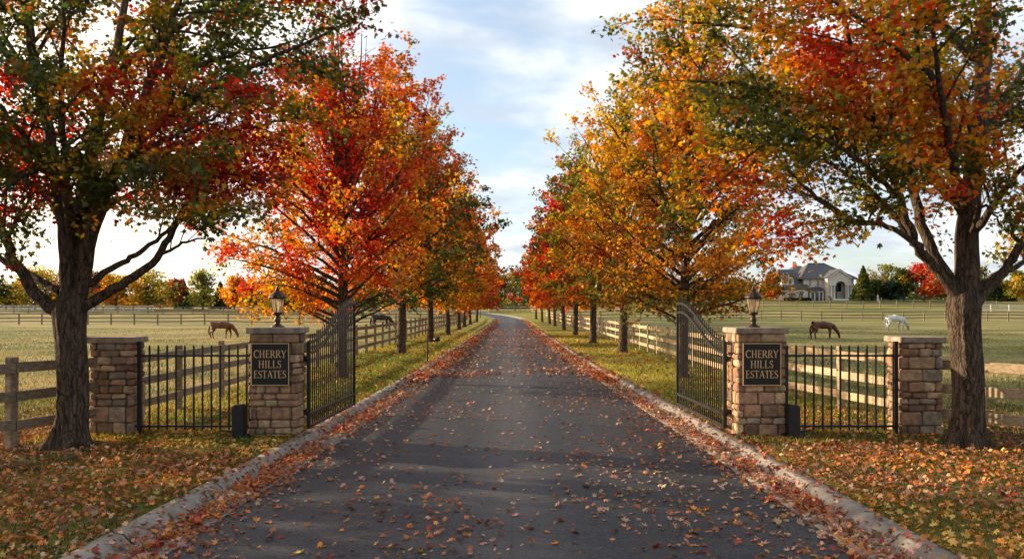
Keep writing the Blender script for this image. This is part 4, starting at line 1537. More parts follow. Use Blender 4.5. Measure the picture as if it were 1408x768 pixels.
def skin_mesh(name, nodes, edges, subs=2):
    me = bpy.data.meshes.new(name)
    me.from_pydata([n[0] for n in nodes], edges, [])
    o = bpy.data.objects.new(name + '_tmp', me); COL.objects.link(o)
    sk = o.modifiers.new('skin', 'SKIN'); sk.use_smooth_shade = True; sk.branch_smoothing = 0.5
    sb = o.modifiers.new('sub', 'SUBSURF'); sb.levels = subs; sb.render_levels = subs
    for i, n in enumerate(nodes):
        me.skin_vertices[0].data[i].radius = (n[1], n[2] if len(n) > 2 else n[1])
        me.skin_vertices[0].data[i].use_root = (i == 0)
    dg = bpy.context.evaluated_depsgraph_get(); dg.update()
    out = bpy.data.meshes.new_from_object(o.evaluated_get(dg))
    out.name = name
    bpy.data.objects.remove(o, do_unlink=True)
    bpy.data.meshes.remove(me)
    return out


def horse(loc, heading, scale, coat, mane_mat, label, stride=0.0, name='horse'):
    rnd = random.Random(int(loc[1] * 10))
    st = stride
    N = [((-0.50, 0, 1.20), .33, .33), ((-0.15, 0, 1.15), .36, .36), ((0.22, 0, 1.14), .36, .36), ((0.52, 0, 1.20), .31, .31),
         ((0.74, 0, 1.10), .26, .26), ((0.92, 0, 0.90), .20, .20), ((1.08, 0, 0.70), .145, .145), ((1.20, 0, 0.57), .135, .135),
         ((1.26, 0, 0.40), .125, .125), ((1.29, 0, 0.24), .092, .092), ((1.31, 0, 0.09), .080, .080), ((-0.74, 0, 1.16), .30, .30), ((-0.92, 0, 1.08), .17, .17)]
    E = [(0, 1), (1, 2), (2, 3), (3, 4), (4, 5), (5, 6), (6, 7), (7, 8), (8, 9), (9, 10), (0, 11), (11, 12)]

    def chain(root, pts):
        p = root
        for q in pts:
            N.append(q); E.append((p, len(N) - 1)); p = len(N) - 1
    for s in (-1, 1):
        f = 0.16 * st * s
        chain(3, [((0.54 + f * .2, s * .16, 0.90), .15), ((0.53 + f * .6, s * .17, 0.70), .105), ((0.54 + f, s * .17, 0.43), .068), ((0.51 + f * 0.9, s * .17, 0.15), .052), ((0.56 + f * 0.9, s * .17, 0.04), .070)])
        g = -0.14 * st * s
        chain(11, [((-0.72 + g * .2, s * .17, 0.92), .20), ((-0.64 + g * .4, s * .18, 0.72), .135), ((-0.86 + g, s * .18, 0.47), .074), ((-0.80 + g, s * .18, 0.16), .054), ((-0.75 + g, s * .18, 0.04), .072)])
    for s in (-1, 1):
        chain(7, [((1.19, s * .07, 0.70), .036), ((1.20, s * .085, 0.80), .014)])
    z = gzf(loc[0], loc[1])
    t = thing(name, label, 'horse', (loc[0], loc[1], z), 'horses grazing in the paddocks')
    t.rotation_euler = (0, 0, heading); t.scale = (scale,) * 3
    me = skin_mesh('body', N, E)
    me.materials.append(coat)
    link_mesh('body', me, t)
    m = MB()
    m.tube([(-0.88, 0, 1.12), (-0.99, 0, 1.06), (-1.04, 0.01, 0.82), (-1.04, 0.0, 0.54), (-1.02, 0, 0.34)], [0.035, 0.06, 0.08, 0.07, 0.02], 8)
    V0 = MB(); V0.v = m.v; V0.f = m.f; V0.c = m.c; V0.sm = m.sm
    ORIG['_z'] = Vector((0, 0, 0))
    me2 = bpy.data.meshes.new('tail'); me2.from_pydata(V0.v, [], V0.f); me2.polygons.foreach_set('use_smooth', [True] * len(me2.polygons)); me2.materials.append(mane_mat)
    link_mesh('tail', me2, t)
    m = MB()
    top = [(0.60, 1.34), (0.80, 1.18), (0.97, 0.96), (1.11, 0.77), (1.20, 0.66)]
    for (xa, za), (xb, zb) in zip(top[:-1], top[1:]):
        m.cbox(((xa + xb) / 2 - 0.01, 0.03, (za + zb) / 2 - 0.05), (math.hypot(xb - xa, zb - za) / 2 + 0.015, 0.045, 0.065), 0.03, Matrix.Rotation(-math.atan2(zb - za, xb - xa), 3, 'Y'))
    me3 = bpy.data.meshes.new('mane'); me3.from_pydata(m.v, [], m.f); me3.materials.append(mane_mat)
    link_mesh('mane', me3, t)
    return t


M_CHEST = mk_coat('chestnut_coat', (0.10, 0.034, 0.014), (0.15, 0.054, 0.021))
M_BAY = mk_coat('bay_coat', (0.085, 0.030, 0.016), (0.12, 0.042, 0.02))
M_GREY = mk_coat('grey_coat', (0.50, 0.49, 0.46), (0.62, 0.60, 0.57), (0.36, 0.355, 0.34))
M_DARK = mk_coat('dark_coat', (0.022, 0.016, 0.013), (0.035, 0.024, 0.018))
M_MANE_B = mk_coat('brown_mane', (0.10, 0.036, 0.015), (0.15, 0.055, 0.022))
M_MANE_D = mk_coat('dark_mane', (0.018, 0.012, 0.010), (0.03, 0.02, 0.014))
M_MANE_T = mk_coat('smoky_mane', (0.14, 0.135, 0.13), (0.24, 0.23, 0.22))
M_MANE_G = mk_coat('grey_mane', (0.30, 0.29, 0.28), (0.42, 0.41, 0.40))
horse((xat(305, 60), 60, 0), 0.12, 0.90, M_CHEST, M_MANE_B, 'chestnut horse grazing in the left paddock, head to the right', 1.0)
horse((xat(1132, 60), 60, 0), 0.05, 0.95, M_BAY, M_MANE_D, 'dark brown horse grazing in the right paddock before the house', 0.7)
horse((xat(1231, 80), 80, 0), 0.22, 1.15, M_GREY, M_MANE_T, 'white horse grazing in the right paddock', -0.5)
horse((xat(524, 88), 88, 0), 0.2, 1.12, M_DARK, M_MANE_D, 'blackish horse half hidden by the fence left of the drive', 0.4)
#@@REST2@@
# ------------------------------------------------------------------ stone house on the rise to the right
def mk_housewall():
    t = NT('pale_stone_wall')
    p = t.obj()
    br = t.n('ShaderNodeTexBrick')
    br.inputs['Scale'].default_value = 1.0
    br.inputs['Brick Width'].default_value = 0.55
    br.inputs['Row Height'].default_value = 0.26
    br.inputs['Mortar Size'].default_value = 0.015
    br.inputs['Color1'].default_value = (0.60, 0.54, 0.46, 1)
    br.inputs['Color2'].default_value = (0.46, 0.41, 0.36, 1)
    br.inputs['Mortar'].default_value = (0.48, 0.44, 0.39, 1)
    sep = t.n('ShaderNodeSeparateXYZ'); t.l(p, sep.inputs[0])
    cb = t.n('ShaderNodeCombineXYZ')
    t.l(t.math('ADD', sep.outputs['X'], sep.outputs['Y']), cb.inputs[0]); t.l(sep.outputs['Z'], cb.inputs[1])
    t.l(cb.outputs[0], br.inputs['Vector'])
    c = t.mix(t.rng(t.noise(p, 0.7, 4), 0.35, 0.7, 0, 0.4), br.outputs['Color'], (0.62, 0.56, 0.49))
    t.bsdf(c, 0.9, None, spec=0.2)
    return t.m


def mk_shingle():
    t = NT('slate_shingle')
    p = t.obj()
    sep = t.n('ShaderNodeSeparateXYZ'); t.l(p, sep.inputs[0])
    w = t.math('FRACT', t.math('MULTIPLY', sep.outputs['Z'], 4.5))
    n = t.noise(t.map(p, (2, 2, 5)), 1.6, 5, 0.7)
    c = t.mix(t.rng(n, 0.3, 0.7), (0.045, 0.050, 0.060), (0.105, 0.108, 0.115))
    c = t.mix(t.rng(w, 0.0, 0.25, 0.5, 0.0), c, (0.025, 0.028, 0.034))
    t.bsdf(c, 0.8, None, spec=0.3)
    return t.m


M_HWALL = mk_housewall(); M_SHIN = mk_shingle()
M_TRIM = mk_noise_mat('house_trim', (0.55, 0.52, 0.47), (0.64, 0.60, 0.55), 3, 0.7, 0.1, 0.002)
M_HGLASS = mk_noise_mat('dark_window_glass', (0.012, 0.016, 0.022), (0.03, 0.036, 0.045), 0.6, 0.12, 0.02, 0.001, spec=0.6)
M_DOOR = mk_noise_mat('oak_door', (0.075, 0.035, 0.018), (0.12, 0.058, 0.028), 2, 0.5, 0.1, 0.002)
M_FASCIA = mk_noise_mat('fascia_brown', (0.10, 0.075, 0.055), (0.15, 0.11, 0.08), 3, 0.7, 0.1, 0.002)


def build_house():
    D = 188.0
    k = D / FPX / 5.483                       # metres per pixel of the enlarged view
    ox = xat(1060 + 500 / 5.483, D)           # centre of the entrance
    gz0 = gzf(ox, D)
    X = lambda zx: ox + (zx - 500) * k
    Z = lambda zy: gz0 + (400 - zy) * k
    t = thing('stone_house', 'large pale stone house with grey hipped roof and columned arched entrance', 'house', (ox, D, gz0))
    rx0, rx1 = X(240), X(652)
    W = MB()
    # main block
    dp = 12.0
    W.cbox(((rx0 + rx1) / 2 + 0.15, D + 1.2 + dp / 2, (gz0 - 0.5 + Z(232)) / 2), ((rx1 - rx0) / 2 - 0.5, dp / 2, (Z(232) - gz0 + 0.5) / 2), 0.02)
    # left wing
    wx0, wx1 = X(100), X(292)
    W.cbox(((wx0 + wx1) / 2, D + 4.6, (gz0 - 0.5 + Z(305)) / 2), ((wx1 - wx0) / 2 - 0.2, 4.2, (Z(305) - gz0 + 0.5) / 2), 0.02)
    W.build('wall', M_HWALL, t)
    # hipped roof of the main block
    R = MB()

    def hip(x0, x1, y0, y1, ze, zr, ra, rb, ym, drop=0.22):
        a = [(x0, y0, ze), (x1, y0, ze), (x1, y1, ze), (x0, y1, ze), (ra, ym, zr), (rb, ym, zr)]
        b = [(p[0], p[1], p[2] - drop) for p in a[:4]]
        R.add(a + b, [[0, 1, 5, 4], [1, 2, 5], [2, 3, 4, 5], [3, 0, 4], [6, 7, 1, 0], [7, 8, 2, 1], [8, 9, 3, 2], [9, 6, 0, 3], [9, 8, 7, 6]])
    ym = D + 1.2 + dp / 2
    hip(rx0 - 0.35, rx1 + 0.35, D + 0.7, D + 1.2 + dp + 0.5, Z(230), Z(106), X(368), X(488), ym)
    # higher part behind on the left, its slope running down to the wing eaves
    hip(X(225), X(400), D + 5.5, D + 15.5, Z(200), Z(119), X(285), X(345), D + 10.5)
    hip(wx0 - 0.3, X(300), D + 0.05, D + 10.6, Z(304), Z(155), X(112), X(232), D + 5.8)
    ro = R.build('roof', M_SHIN, t, fix=True)
    ch = MB()
    ch.cbox((X(318), D + 13.0, Z(120)), (0.5, 0.4, 1.2), 0.03)
    ch.build('chimney', M_HWALL, ro)
    # fascia and ridge caps
    F = MB()
    F.cbox(((rx0 + rx1) / 2, D + 0.66, Z(234)), ((rx1 - rx0) / 2 + 0.3, 0.03, 0.12), 0.01)
    F.cbox(((wx0 + X(300)) / 2, D + 0.02, Z(307)), ((X(300) - wx0) / 2 + 0.2, 0.025, 0.10), 0.01)
    for (p, q) in (((rx0 - 0.3, D + 0.72, Z(228)), (X(368), ym, Z(104))), ((rx1 + 0.3, D + 0.72, Z(228)), (X(488), ym, Z(104))), ((X(368), ym, Z(104)), (X(488), ym, Z(104)))):
        F.bar(p, q, 0.26, 0.10, 0.02)
    F.build('roof_trim', M_FASCIA, t)

    def window(zx0, zx1, zy0, zy1, yf, arch=False):
        x0, x1, z0, z1 = X(zx0), X(zx1), Z(zy1), Z(zy0)
        f = MB()
        fw = 0.09
        for xx in (x0, x1): f.cbox((xx, yf - 0.04, (z0 + z1) / 2), (fw / 2, 0.05, (z1 - z0) / 2), 0.01)
        f.cbox(((x0 + x1) / 2, yf - 0.06, z0 - 0.05), ((x1 - x0) / 2 + 0.16, 0.09, 0.06), 0.01)
        f.cbox(((x0 + x1) / 2, yf - 0.03, (z0 + z1) / 2), (0.025, 0.03, (z1 - z0) / 2 - 0.02), 0.005)
        f.cbox(((x0 + x1) / 2, yf - 0.03, z0 + (z1 - z0) * 0.6), ((x1 - x0) / 2 - 0.05, 0.028, 0.025), 0.005)
        if not arch:
            f.cbox(((x0 + x1) / 2, yf - 0.042, z1 + 0.06), ((x1 - x0) / 2 + 0.1, 0.06, 0.07), 0.01)
            poly = [(x0, z0), (x1, z0), (x1, z1), (x0, z1)]
        else:
            r = (x1 - x0) / 2
            pts = [((x0 + x1) / 2 + r * math.cos(a), z1 + 0.55 * r * math.sin(a)) for a in np.linspace(0, math.pi, 12)]
            for a, b in zip(pts[:-1], pts[1:]):
                f.bar((a[0], yf - 0.05, a[1]), (b[0], yf - 0.05, b[1]), 0.1, 0.09, 0.005)
            poly = [(x0, z0), (x1, z0)] + pts
        fo = f.build('window', M_TRIM, t)
        g = MB(); g.prism(poly, lambda u, v: (u, yf - 0.018, v), lambda u, v: (u, yf + 0.03, v)); g.build('pane', M_HGLASS, fo, fix=True)

    ym_f = D + 1.2
    window(302, 318, 245, 284, ym_f); window(360, 378, 243, 284, ym_f); window(594, 613, 243, 284, ym_f); window(594, 614, 345, 395, ym_f)
    wy = D + 0.4
    window(138, 171, 350, 386, wy, True); window(213, 246, 350, 386, wy, True)
    # dormer on the wing
    dm = MB(); dm.cbox(((X(92) + X(185)) / 2, D + 2.6, (Z(280) + Z(234)) / 2), ((X(185) - X(92)) / 2, 1.6, (Z(234) - Z(280)) / 2), 0.02)
    do = dm.build('dormer', M_TRIM, t)
    g = MB()
    xa, xb, xm = X(85), X(192), X(140)
    g.prism([(xa, Z(232)), (xb, Z(232)), (xm, Z(188))], lambda u, v: (u, D + 0.75, v), lambda u, v: (u, D + 5.0, v)); g.build('dormer_roof', M_SHIN, do, fix=True)
    g = MB(); g.prism([(X(97), Z(233.5)), (X(180), Z(233.5)), (xm, Z(198))], lambda u, v: (u, D + 0.70, v), lambda u, v: (u, D + 0.745, v)); g.build('dormer_gable', M_HWALL, do, fix=True)
    for a in (112, 147):
        g = MB(); g.cbox((X(a + 9), D + 0.985, Z(257)), (9 * k, 0.02, 13 * k), 0.005); g.build('dormer_window', M_HGLASS, do)
    # arched bay canopy with dark windows below
    b = MB()
    xa, xb = X(296), X(397)
    pts = [((xa + xb) / 2 + (xb - xa) / 2 * math.cos(a), Z(325) + (Z(293) - Z(325)) * math.sin(a)) for a in np.linspace(0, math.pi, 14)]
    b.prism(pts, lambda u, v: (u, D - 0.3, v), lambda u, v: (u, D + 1.3, v)); b.build('bay_canopy', M_SHIN, t, fix=True)
    b = MB()
    for zx in (300, 330, 365, 393): b.cbox((X(zx), D + 0.1, (gz0 - 0.2 + Z(326)) / 2), (0.13, 0.12, (Z(326) - gz0 + 0.2) / 2), 0.01)
    b.cbox(((xa + xb) / 2, D + 0.1, Z(331)), ((xb - xa) / 2 - 0.05, 0.135, 0.14), 0.01)
    b.build('bay_frame', M_TRIM, t)
    b = MB(); b.cbox(((xa + xb) / 2, D + 0.32, (gz0 - 0.2 + Z(334)) / 2), ((xb - xa) / 2 - 0.2, 0.05, (Z(334) - gz0 + 0.2) / 2), 0.01); b.build('bay_glass', M_HGLASS, t)
    # entrance gable with a tall arch
    yf, yb = D - 1.3, D + 1.15
    xa, xb = X(410), X(588)
    ax0, ax1 = X(468), X(548); acx = (ax0 + ax1) / 2; ar = (ax1 - ax0) / 2
    zs = Z(252) - ar
    P = [(xa, gz0 - 0.3), (ax0, gz0 - 0.3), (ax0, zs)] + [(acx - ar * math.cos(a), zs + ar * math.sin(a)) for a in np.linspace(0.1, math.pi - 0.1, 14)] + [(ax1, zs), (ax1, gz0 - 0.3), (xb, gz0 - 0.3), (xb, Z(228)), (X(499), Z(177)), (xa, Z(228))]
    g = MB(); g.prism(P, lambda u, v: (u, yf, v), lambda u, v: (u, yf + 0.5, v))
    g.cbox((xa + 0.25, (yf + 0.5 + yb) / 2, (gz0 - 0.3 + Z(230)) / 2), (0.24, (yb - yf - 0.5) / 2, (Z(230) - gz0 + 0.3) / 2), 0.01)
    g.cbox((xb - 0.25, (yf + 0.5 + yb) / 2, (gz0 - 0.3 + Z(230)) / 2), (0.24, (yb - yf - 0.5) / 2, (Z(230) - gz0 + 0.3) / 2), 0.01)
    g.build('entrance_gable', M_HWALL, t, fix=True)
    g = MB()
    for s0, s1 in (((X(404), Z(233)), (X(499), Z(169))), ((X(499), Z(169)), (X(594), Z(233)))):
        a, b2 = Vector((s0[0], 0, s0[1])), Vector((s1[0], 0, s1[1]))
        n = Vector((-(b2 - a).z, 0, (b2 - a).x)).normalized() * 0.22
        q = [a, b2, b2 + n, a + n]
        g.add([(p.x, yf - 0.3, p.z) for p in q] + [(p.x, D + 8, p.z) for p in q], [[3, 2, 1, 0], [4, 5, 6, 7], [0, 1, 5, 4], [1, 2, 6, 5], [2, 3, 7, 6], [3, 0, 4, 7]])
    g.build('gable_roof', M_SHIN, t, fix=True)
    g = MB()
    for s0, s1 in (((X(406), Z(234)), (X(499), Z(172))), ((X(499), Z(172)), (X(592), Z(234)))):
        g.bar((s0[0], yf - 0.33, s0[1]), (s1[0], yf - 0.33, s1[1]), 0.05, 0.24, 0.01)
    for a0, a1 in zip(np.linspace(0, math.pi, 15)[:-1], np.linspace(0, math.pi, 15)[1:]):
        g.bar((acx + (ar + .05) * math.cos(a0), yf - 0.04, zs + (ar + .05) * math.sin(a0)), (acx + (ar + .05) * math.cos(a1), yf - 0.04, zs + (ar + .05) * math.sin(a1)), 0.09, 0.16, 0.01)
    g.build('gable_trim', M_TRIM, t)
    d = MB(); d.cbox((X(487), D + 1.13, (gz0 + Z(336)) / 2), (24 * k, 0.06, (Z(336) - gz0) / 2), 0.02); dd = d.build('door', M_DOOR, t)
    d = MB(); d.cbox((acx, D + 1.13, Z(300)), (36 * k, 0.05, 30 * k), 0.02); d.build('transom_window', M_HGLASS, t)
    for zx in (433.5, 455.5, 559.5, 580.5):
        c = MB()
        c.lathe((X(zx), yf - 0.55, gz0), [(0.30, -0.3), (0.30, 0.45), (0.24, 0.5), (0.20, 0.6), (0.17, Z(292) - gz0), (0.25, Z(288) - gz0), (0.27, Z(284) - gz0)], 12)
        c.build('column', M_TRIM, t)
    for zx0, zx1 in ((424, 465), (550, 590)):
        c = MB(); c.cbox(((X(zx0) + X(zx1)) / 2, yf - 0.5, Z(281)), ((X(zx1) - X(zx0)) / 2, 0.32, 0.14), 0.02); c.build('entablature', M_TRIM, t)
    s = MB()
    for q in range(3): s.cbox((acx, yf - 0.9 - 0.35 * (2 - q), gz0 + 0.06 + 0.15 * q - 0.1), (2.6 - 0.2 * q, 0.5, 0.075 + 0.1), 0.01)
    s.build('steps', M_TRIM, t)
    # garden before the house
    rng = np.random.default_rng(77)
    for (za, zb, zh, lab) in ((92, 290, 17, 'long low clipped hedge under the arched wing windows of the house'),):
        x0, x1 = X(za), X(zb)
        n = 2600
        P = np.stack([rng.uniform(x0, x1, n), D - 0.8 + rng.uniform(-0.6, 0.6, n), gz0 + rng.uniform(0, zh * k * 1.3, n)], 1)
        h = thing('clipped_hedge', lab, 'hedge', ((x0 + x1) / 2, D - 0.8, gz0))
        link_mesh('foliage', leaves_mesh('foliage', P, 0.16, pick_cols(P, [(C_DG, 6), (C_G, 2)], rng, 0.5), 'far', M_LEAF, rng, off=ORIG[h.name]), h)
    for zx, lab, r in ((402, 'pale flowering bush left of the entrance columns', 0.62), (560, 'pale flowering bush right of the entrance columns', 0.5)):
        xx = X(zx); n = 700
        v = rng.normal(0, 1, (n, 3)); v /= np.linalg.norm(v, axis=1, keepdims=True); v *= rng.uniform(0.5, 1, (n, 1)) * r
        P = v * [1, 1, 0.9] + [xx, D - 3.0, gz0 + r * 0.8]
        h = thing('flower_bush', lab, 'bush', (xx, D - 3.0, gz0))
        link_mesh('foliage', leaves_mesh('foliage', P, 0.10, pick_cols(P, [(C_G, 2), ((0.5, 0.46, 0.42), 6)], rng, 0.9), 'far', M_LEAF, rng, off=ORIG[h.name]), h)
    xx = X(717); zg = gzf(xx, D - 6)
    st = thing('garden_statue', 'small white garden statue before the evergreens right of the house', 'statue', (xx, D - 6, zg))
    b = MB(); b.cbox((xx, D - 6, zg + 0.25), (0.28, 0.28, 0.35), 0.03); b.build('plinth', M_TRIM, st)
    b = MB(); b.lathe((xx, D - 6, zg + 0.6), [(0.22, 0), (0.24, 0.15), (0.17, 0.4), (0.24, 0.66), (0.20, 0.75), (0.07, 0.80), (0.12, 0.9), (0.11, 1.02), (0.03, 1.1)], 10); b.build('figure', M_TRIM, st)


build_house()

# ------------------------------------------------------------------ background trees
def bg_tree(px, D, top_py, wpx, pal, label, seed, shape='round', n=900, name='tree', base_z=None):
    """broad tree or conifer far off; top_py = photograph y of its top, wpx its width in photograph pixels"""
    rng = np.random.default_rng(seed)
    x = xat(px, D); z0 = gzf(x, D)
    H = EYE - (top_py - HZ) * D / FPX - z0
    R = wpx * D / FPX / 2
    t = thing(name, label, 'tree', (x, D, z0), 'trees beyond the paddocks')
    W = Wood()
    W.tube(np.array([[x, D, z0 - 0.2], [x, D, z0 + H * 0.3], [x + 0.1, D, z0 + H * 0.93]]), [0.05 + 0.022 * H, 0.018 * H, 0.02], 7)
    if shape == 'cone':
        m = int(n * 1.3)
        u = rng.random(m) ** 0.6
        zz = 0.03 + 0.97 * (1 - u)
        lay = 0.75 + 0.25 * np.abs(np.sin(zz * 22 + seed))
        rad = R * u ** 0.9 * lay * (0.45 + 0.55 * rng.random(m) ** 0.4)
        an = rng.uniform(0, 6.28, m)
        P = np.stack([x + rad * np.cos(an), D + rad * np.sin(an), z0 + H * zz], 1)
    else:
        nb = rng.integers(26, 36)
        cs = []
        for _ in range(nb):
            an = rng.uniform(0, 6.28); zz = rng.uniform(0.22, 0.93)
            pr = math.sin(math.pi * min(1, max(0.05, zz * 0.92))) ** 0.6
            rr = R * pr * rng.uniform(0.1, 0.88)
            c = np.array([x + rr * math.cos(an), D + rr * math.sin(an), z0 + H * zz])
            cs.append((c, R * rng.uniform(0.20, 0.42)))
            W.tube(np.array([[x, D, z0 + H * zz * 0.55], (np.array([x, D, z0 + H * zz * 0.7]) + c) / 2, c]), [0.012 * H, 0.008 * H, 0.01], 4)
        P = []
        for c, r in cs:
            m = n // nb
            v = rng.normal(0, 0.55, (m, 3)) * r * np.array([1, 1, 0.75])
            P.append(c + v)
        P = np.concatenate(P)
        P = P[(P[:, 2] > z0 + 0.3) & (P[:, 2] < z0 + H * 1.02)]
    W.build('trunk', t)
    C = pick_cols(P, pal, rng, 0.45, 0.25)
    link_mesh('crown', leaves_mesh('crown', P, 0.25 + 0.012 * R, C, 'far', M_LEAF, rng, off=ORIG[t.name]), t)


YEL = [(C_Y, 4), (C_YG, 5), (C_OL, 3)]; GRN = [(C_G, 5), (C_OL, 3), (C_YG, 1)]; DGR = [(C_DG, 6), (C_G, 3)]
ORG = [(C_O, 4), (C_AM, 3), (C_DO, 3)]; REDP = [(C_R, 3), (C_DO, 3), (C_OR, 3)]; BRN = [(C_RU, 4), ((0.16, 0.09, 0.05), 4), (C_OL, 2)]
PAL = [(C_YG, 6), ((0.30, 0.30, 0.10), 4), (C_OL, 2)]; BLU = [((0.035, 0.065, 0.045), 6), ((0.05, 0.085, 0.06), 3)]
BG = [
    (-42, 184, 372, 62, YEL, 'yellow tree beyond the far left paddock at the photo edge', 'round'),
    (8, 188, 390, 50, GRN, 'green tree beyond the left paddock, leftmost one seen whole', 'round'),
    (48, 186, 372, 54, YEL, 'yellow green tree behind the left foreground trunk', 'round'),
    (92, 196, 378, 60, BRN, 'brown tree hidden behind the dark left trunk', 'round'),
    (132, 190, 380, 48, BRN, 'russet tree just right of the dark left trunk', 'round'),
    (160, 183, 384, 46, [(C_AM, 4), (C_YG, 3), (C_DO, 2)], 'amber tree above the left lower pillar', 'round'),
    (203, 180, 377, 66, YEL, 'bright yellow tree beyond the left paddock fence', 'round'),
    (240, 200, 388, 30, BRN, 'narrow brown tree right of the bright yellow one', 'round'),
    (252, 204, 390, 26, DGR, 'dark conifer between the brown and the pale green tree', 'cone'),
    (279, 182, 376, 40, PAL, 'pale yellow green tree with thin trunk above the left horse', 'round'),
    (303, 200, 393, 26, DGR, 'dark conifer just right of the pale green tree', 'cone'),
    (322, 188, 386, 34, [(C_DO, 4), (C_AM, 3)], 'small orange tree left of the left lantern', 'round'),
    (345, 192, 394, 46, GRN, 'bushy green tree left behind the left lantern', 'round'),
    (395, 190, 392, 54, GRN, 'green tree right behind the left lantern', 'round'),
    (440, 198, 386, 50, BRN, 'brown tree behind the left gate leaf', 'round'),
    (500, 196, 380, 60, GRN, 'green tree beyond the paddock, behind the red maple', 'round'),
    (560, 200, 385, 56, ORG, 'orange tree beyond the left paddock, behind the maple row', 'round'),
    (612, 205, 376, 56, GRN, 'green tree behind the far end of the left maple row', 'round'),
    (655, 222, 366, 46, DGR, 'dark green tree at the bend, left of the gap in the trees', 'round'),
    (684, 232, 372, 38, GRN, 'green tree closing the view straight down the drive', 'round'),
    (708, 238, 369, 36, [(C_DO, 3), (C_OL, 4), (C_RU, 3)], 'russet tree right of the green one closing the view', 'round'),
    (734, 226, 374, 44, DGR, 'dark green tree right of the gap at the end of the drive', 'round'),
    (770, 205, 384, 46, GRN, 'green tree behind the far end of the right maple row', 'round'),
    (815, 200, 388, 50, ORG, 'orange tree beyond the right fence, behind the maple row', 'round'),
    (868, 198, 386, 56, GRN, 'green tree beyond the right paddock, behind the yellow maple', 'round'),
    (920, 200, 384, 60, BRN, 'brown tree beyond the right paddock behind the gate leaf', 'round'),
    (972, 196, 386, 50, GRN, 'green tree beyond the right paddock, left of the right lantern', 'round'),
    (1020, 195, 384, 46, BRN, 'brown tree directly behind the right lantern', 'round'),
    (1064, 184, 376, 36, [(C_RU, 4), (C_DO, 3), (C_OL, 3)], 'rust coloured tree at the left corner of the house', 'round'),
    (1187, 184, 365, 32, [(C_G, 5), (C_OL, 3)], 'slim green conifer at the right corner of the house', 'cone'),
    (1203, 186, 384, 34, DGR, 'dark bushy evergreen next to the slim conifer', 'round'),
    (1213, 200, 364, 46, YEL, 'golden tree behind the evergreens right of the house', 'round'),
    (1226, 186, 384, 36, BLU, 'bluish evergreen bush below the golden tree', 'round'),
    (1243, 184, 369, 32, GRN, 'tall green tree directly left of the round red tree', 'round'),
    (1271, 182, 361, 50, REDP, 'round red tree left of the right foreground trunk', 'round'),
    (1302, 188, 372, 36, GRN, 'green tree behind the right foreground trunk', 'round'),
    (1340, 196, 365, 44, YEL, 'yellow tree hidden behind the right foreground trunk', 'round'),
    (1372, 186, 380, 40, DGR, 'dark evergreen just right of the right foreground trunk', 'cone'),
    (1398, 182, 371, 34, YEL, 'golden tree at the far right edge of the photo', 'round'),
    (1432, 186, 378, 44, GRN, 'green tree just beyond the far right edge', 'round'),
    (1152, 214, 392, 60, DGR, 'dark tree rising behind the house roof', 'round'),
    (1100, 216, 390, 60, GRN, 'green tree behind the left wing of the house', 'round'),
]
for i, (px, D, ty, w, pal, lab, shp) in enumerate(BG):
    bg_tree(px, D, ty - (7 if px < 460 else 0), w * 1.15, pal, lab, 500 + i, shp, 3200, 'conifer' if shp == 'cone' else 'broadleaf_tree')

# far wood that reads as one mass along the horizon
rngw = np.random.default_rng(5)
n = 42000
ang = rngw.uniform(-0.85, 0.85, n)
dist = rngw.uniform(255, 300, n)
wx, wy = np.sin(ang) * dist * 1.25, np.cos(ang) * dist * 1.0 + 20
hh = 4.5 + 3.0 * np.sin(ang * 31) * np.sin(ang * 17 + 1) + 1.5 * np.sin(ang * 83)
keep = np.hypot(wx, wy) > 235
P = np.stack([wx, wy, gz(wx, wy) + rngw.random(n) ** 1.3 * np.maximum(hh, 3.0)], 1)[keep]
C = pick_cols(P, [(C_DG, 5), (C_G, 4), (C_OL, 4), (C_RU, 2), (C_AM, 2), (C_YG, 2)], rngw, 0.06)
tag(link_mesh('distant_wood', leaves_mesh('distant_wood', P, 0.75, C, 'far', M_LEAF, rngw)), 'distant mixed wood along the horizon behind everything else', 'wood', kind='stuff')

# ------------------------------------------------------------------ fallen leaves
F_TAN = (0.40, 0.25, 0.15); F_PK = (0.42, 0.22, 0.16); F_BR = (0.20, 0.095, 0.045); F_RU = (0.36, 0.12, 0.045); F_RD = (0.30, 0.045, 0.025)
F_OR = (0.46, 0.17, 0.035); F_YE = (0.50, 0.30, 0.07); F_DK = (0.11, 0.055, 0.03)
ROADP = [(F_TAN, 22), (F_PK, 20), (F_RU, 22), (F_OR, 12), (F_BR, 14), (F_RD, 7), (F_YE, 3)]
LAWNP = [(F_YE, 9), (F_OR, 24), (F_RU, 26), (F_TAN, 14), (F_BR, 18), (F_RD, 5), (F_DK, 8)]


def fallen_template(kind):
    if kind == 'near':
        T, F = leaf_template('maple')
        T = T.copy(); T[:, 2] = 0.42 * (T[:, 0] ** 2) + 0.22 * (T[:, 1] ** 2) - 0.05
        return T, F
    T, F = leaf_template('mid'); T = T.copy(); T[:, 2] = 0.45 * np.abs(T[:, 0]) + 0.15 * T[:, 1] ** 2
    return T, F


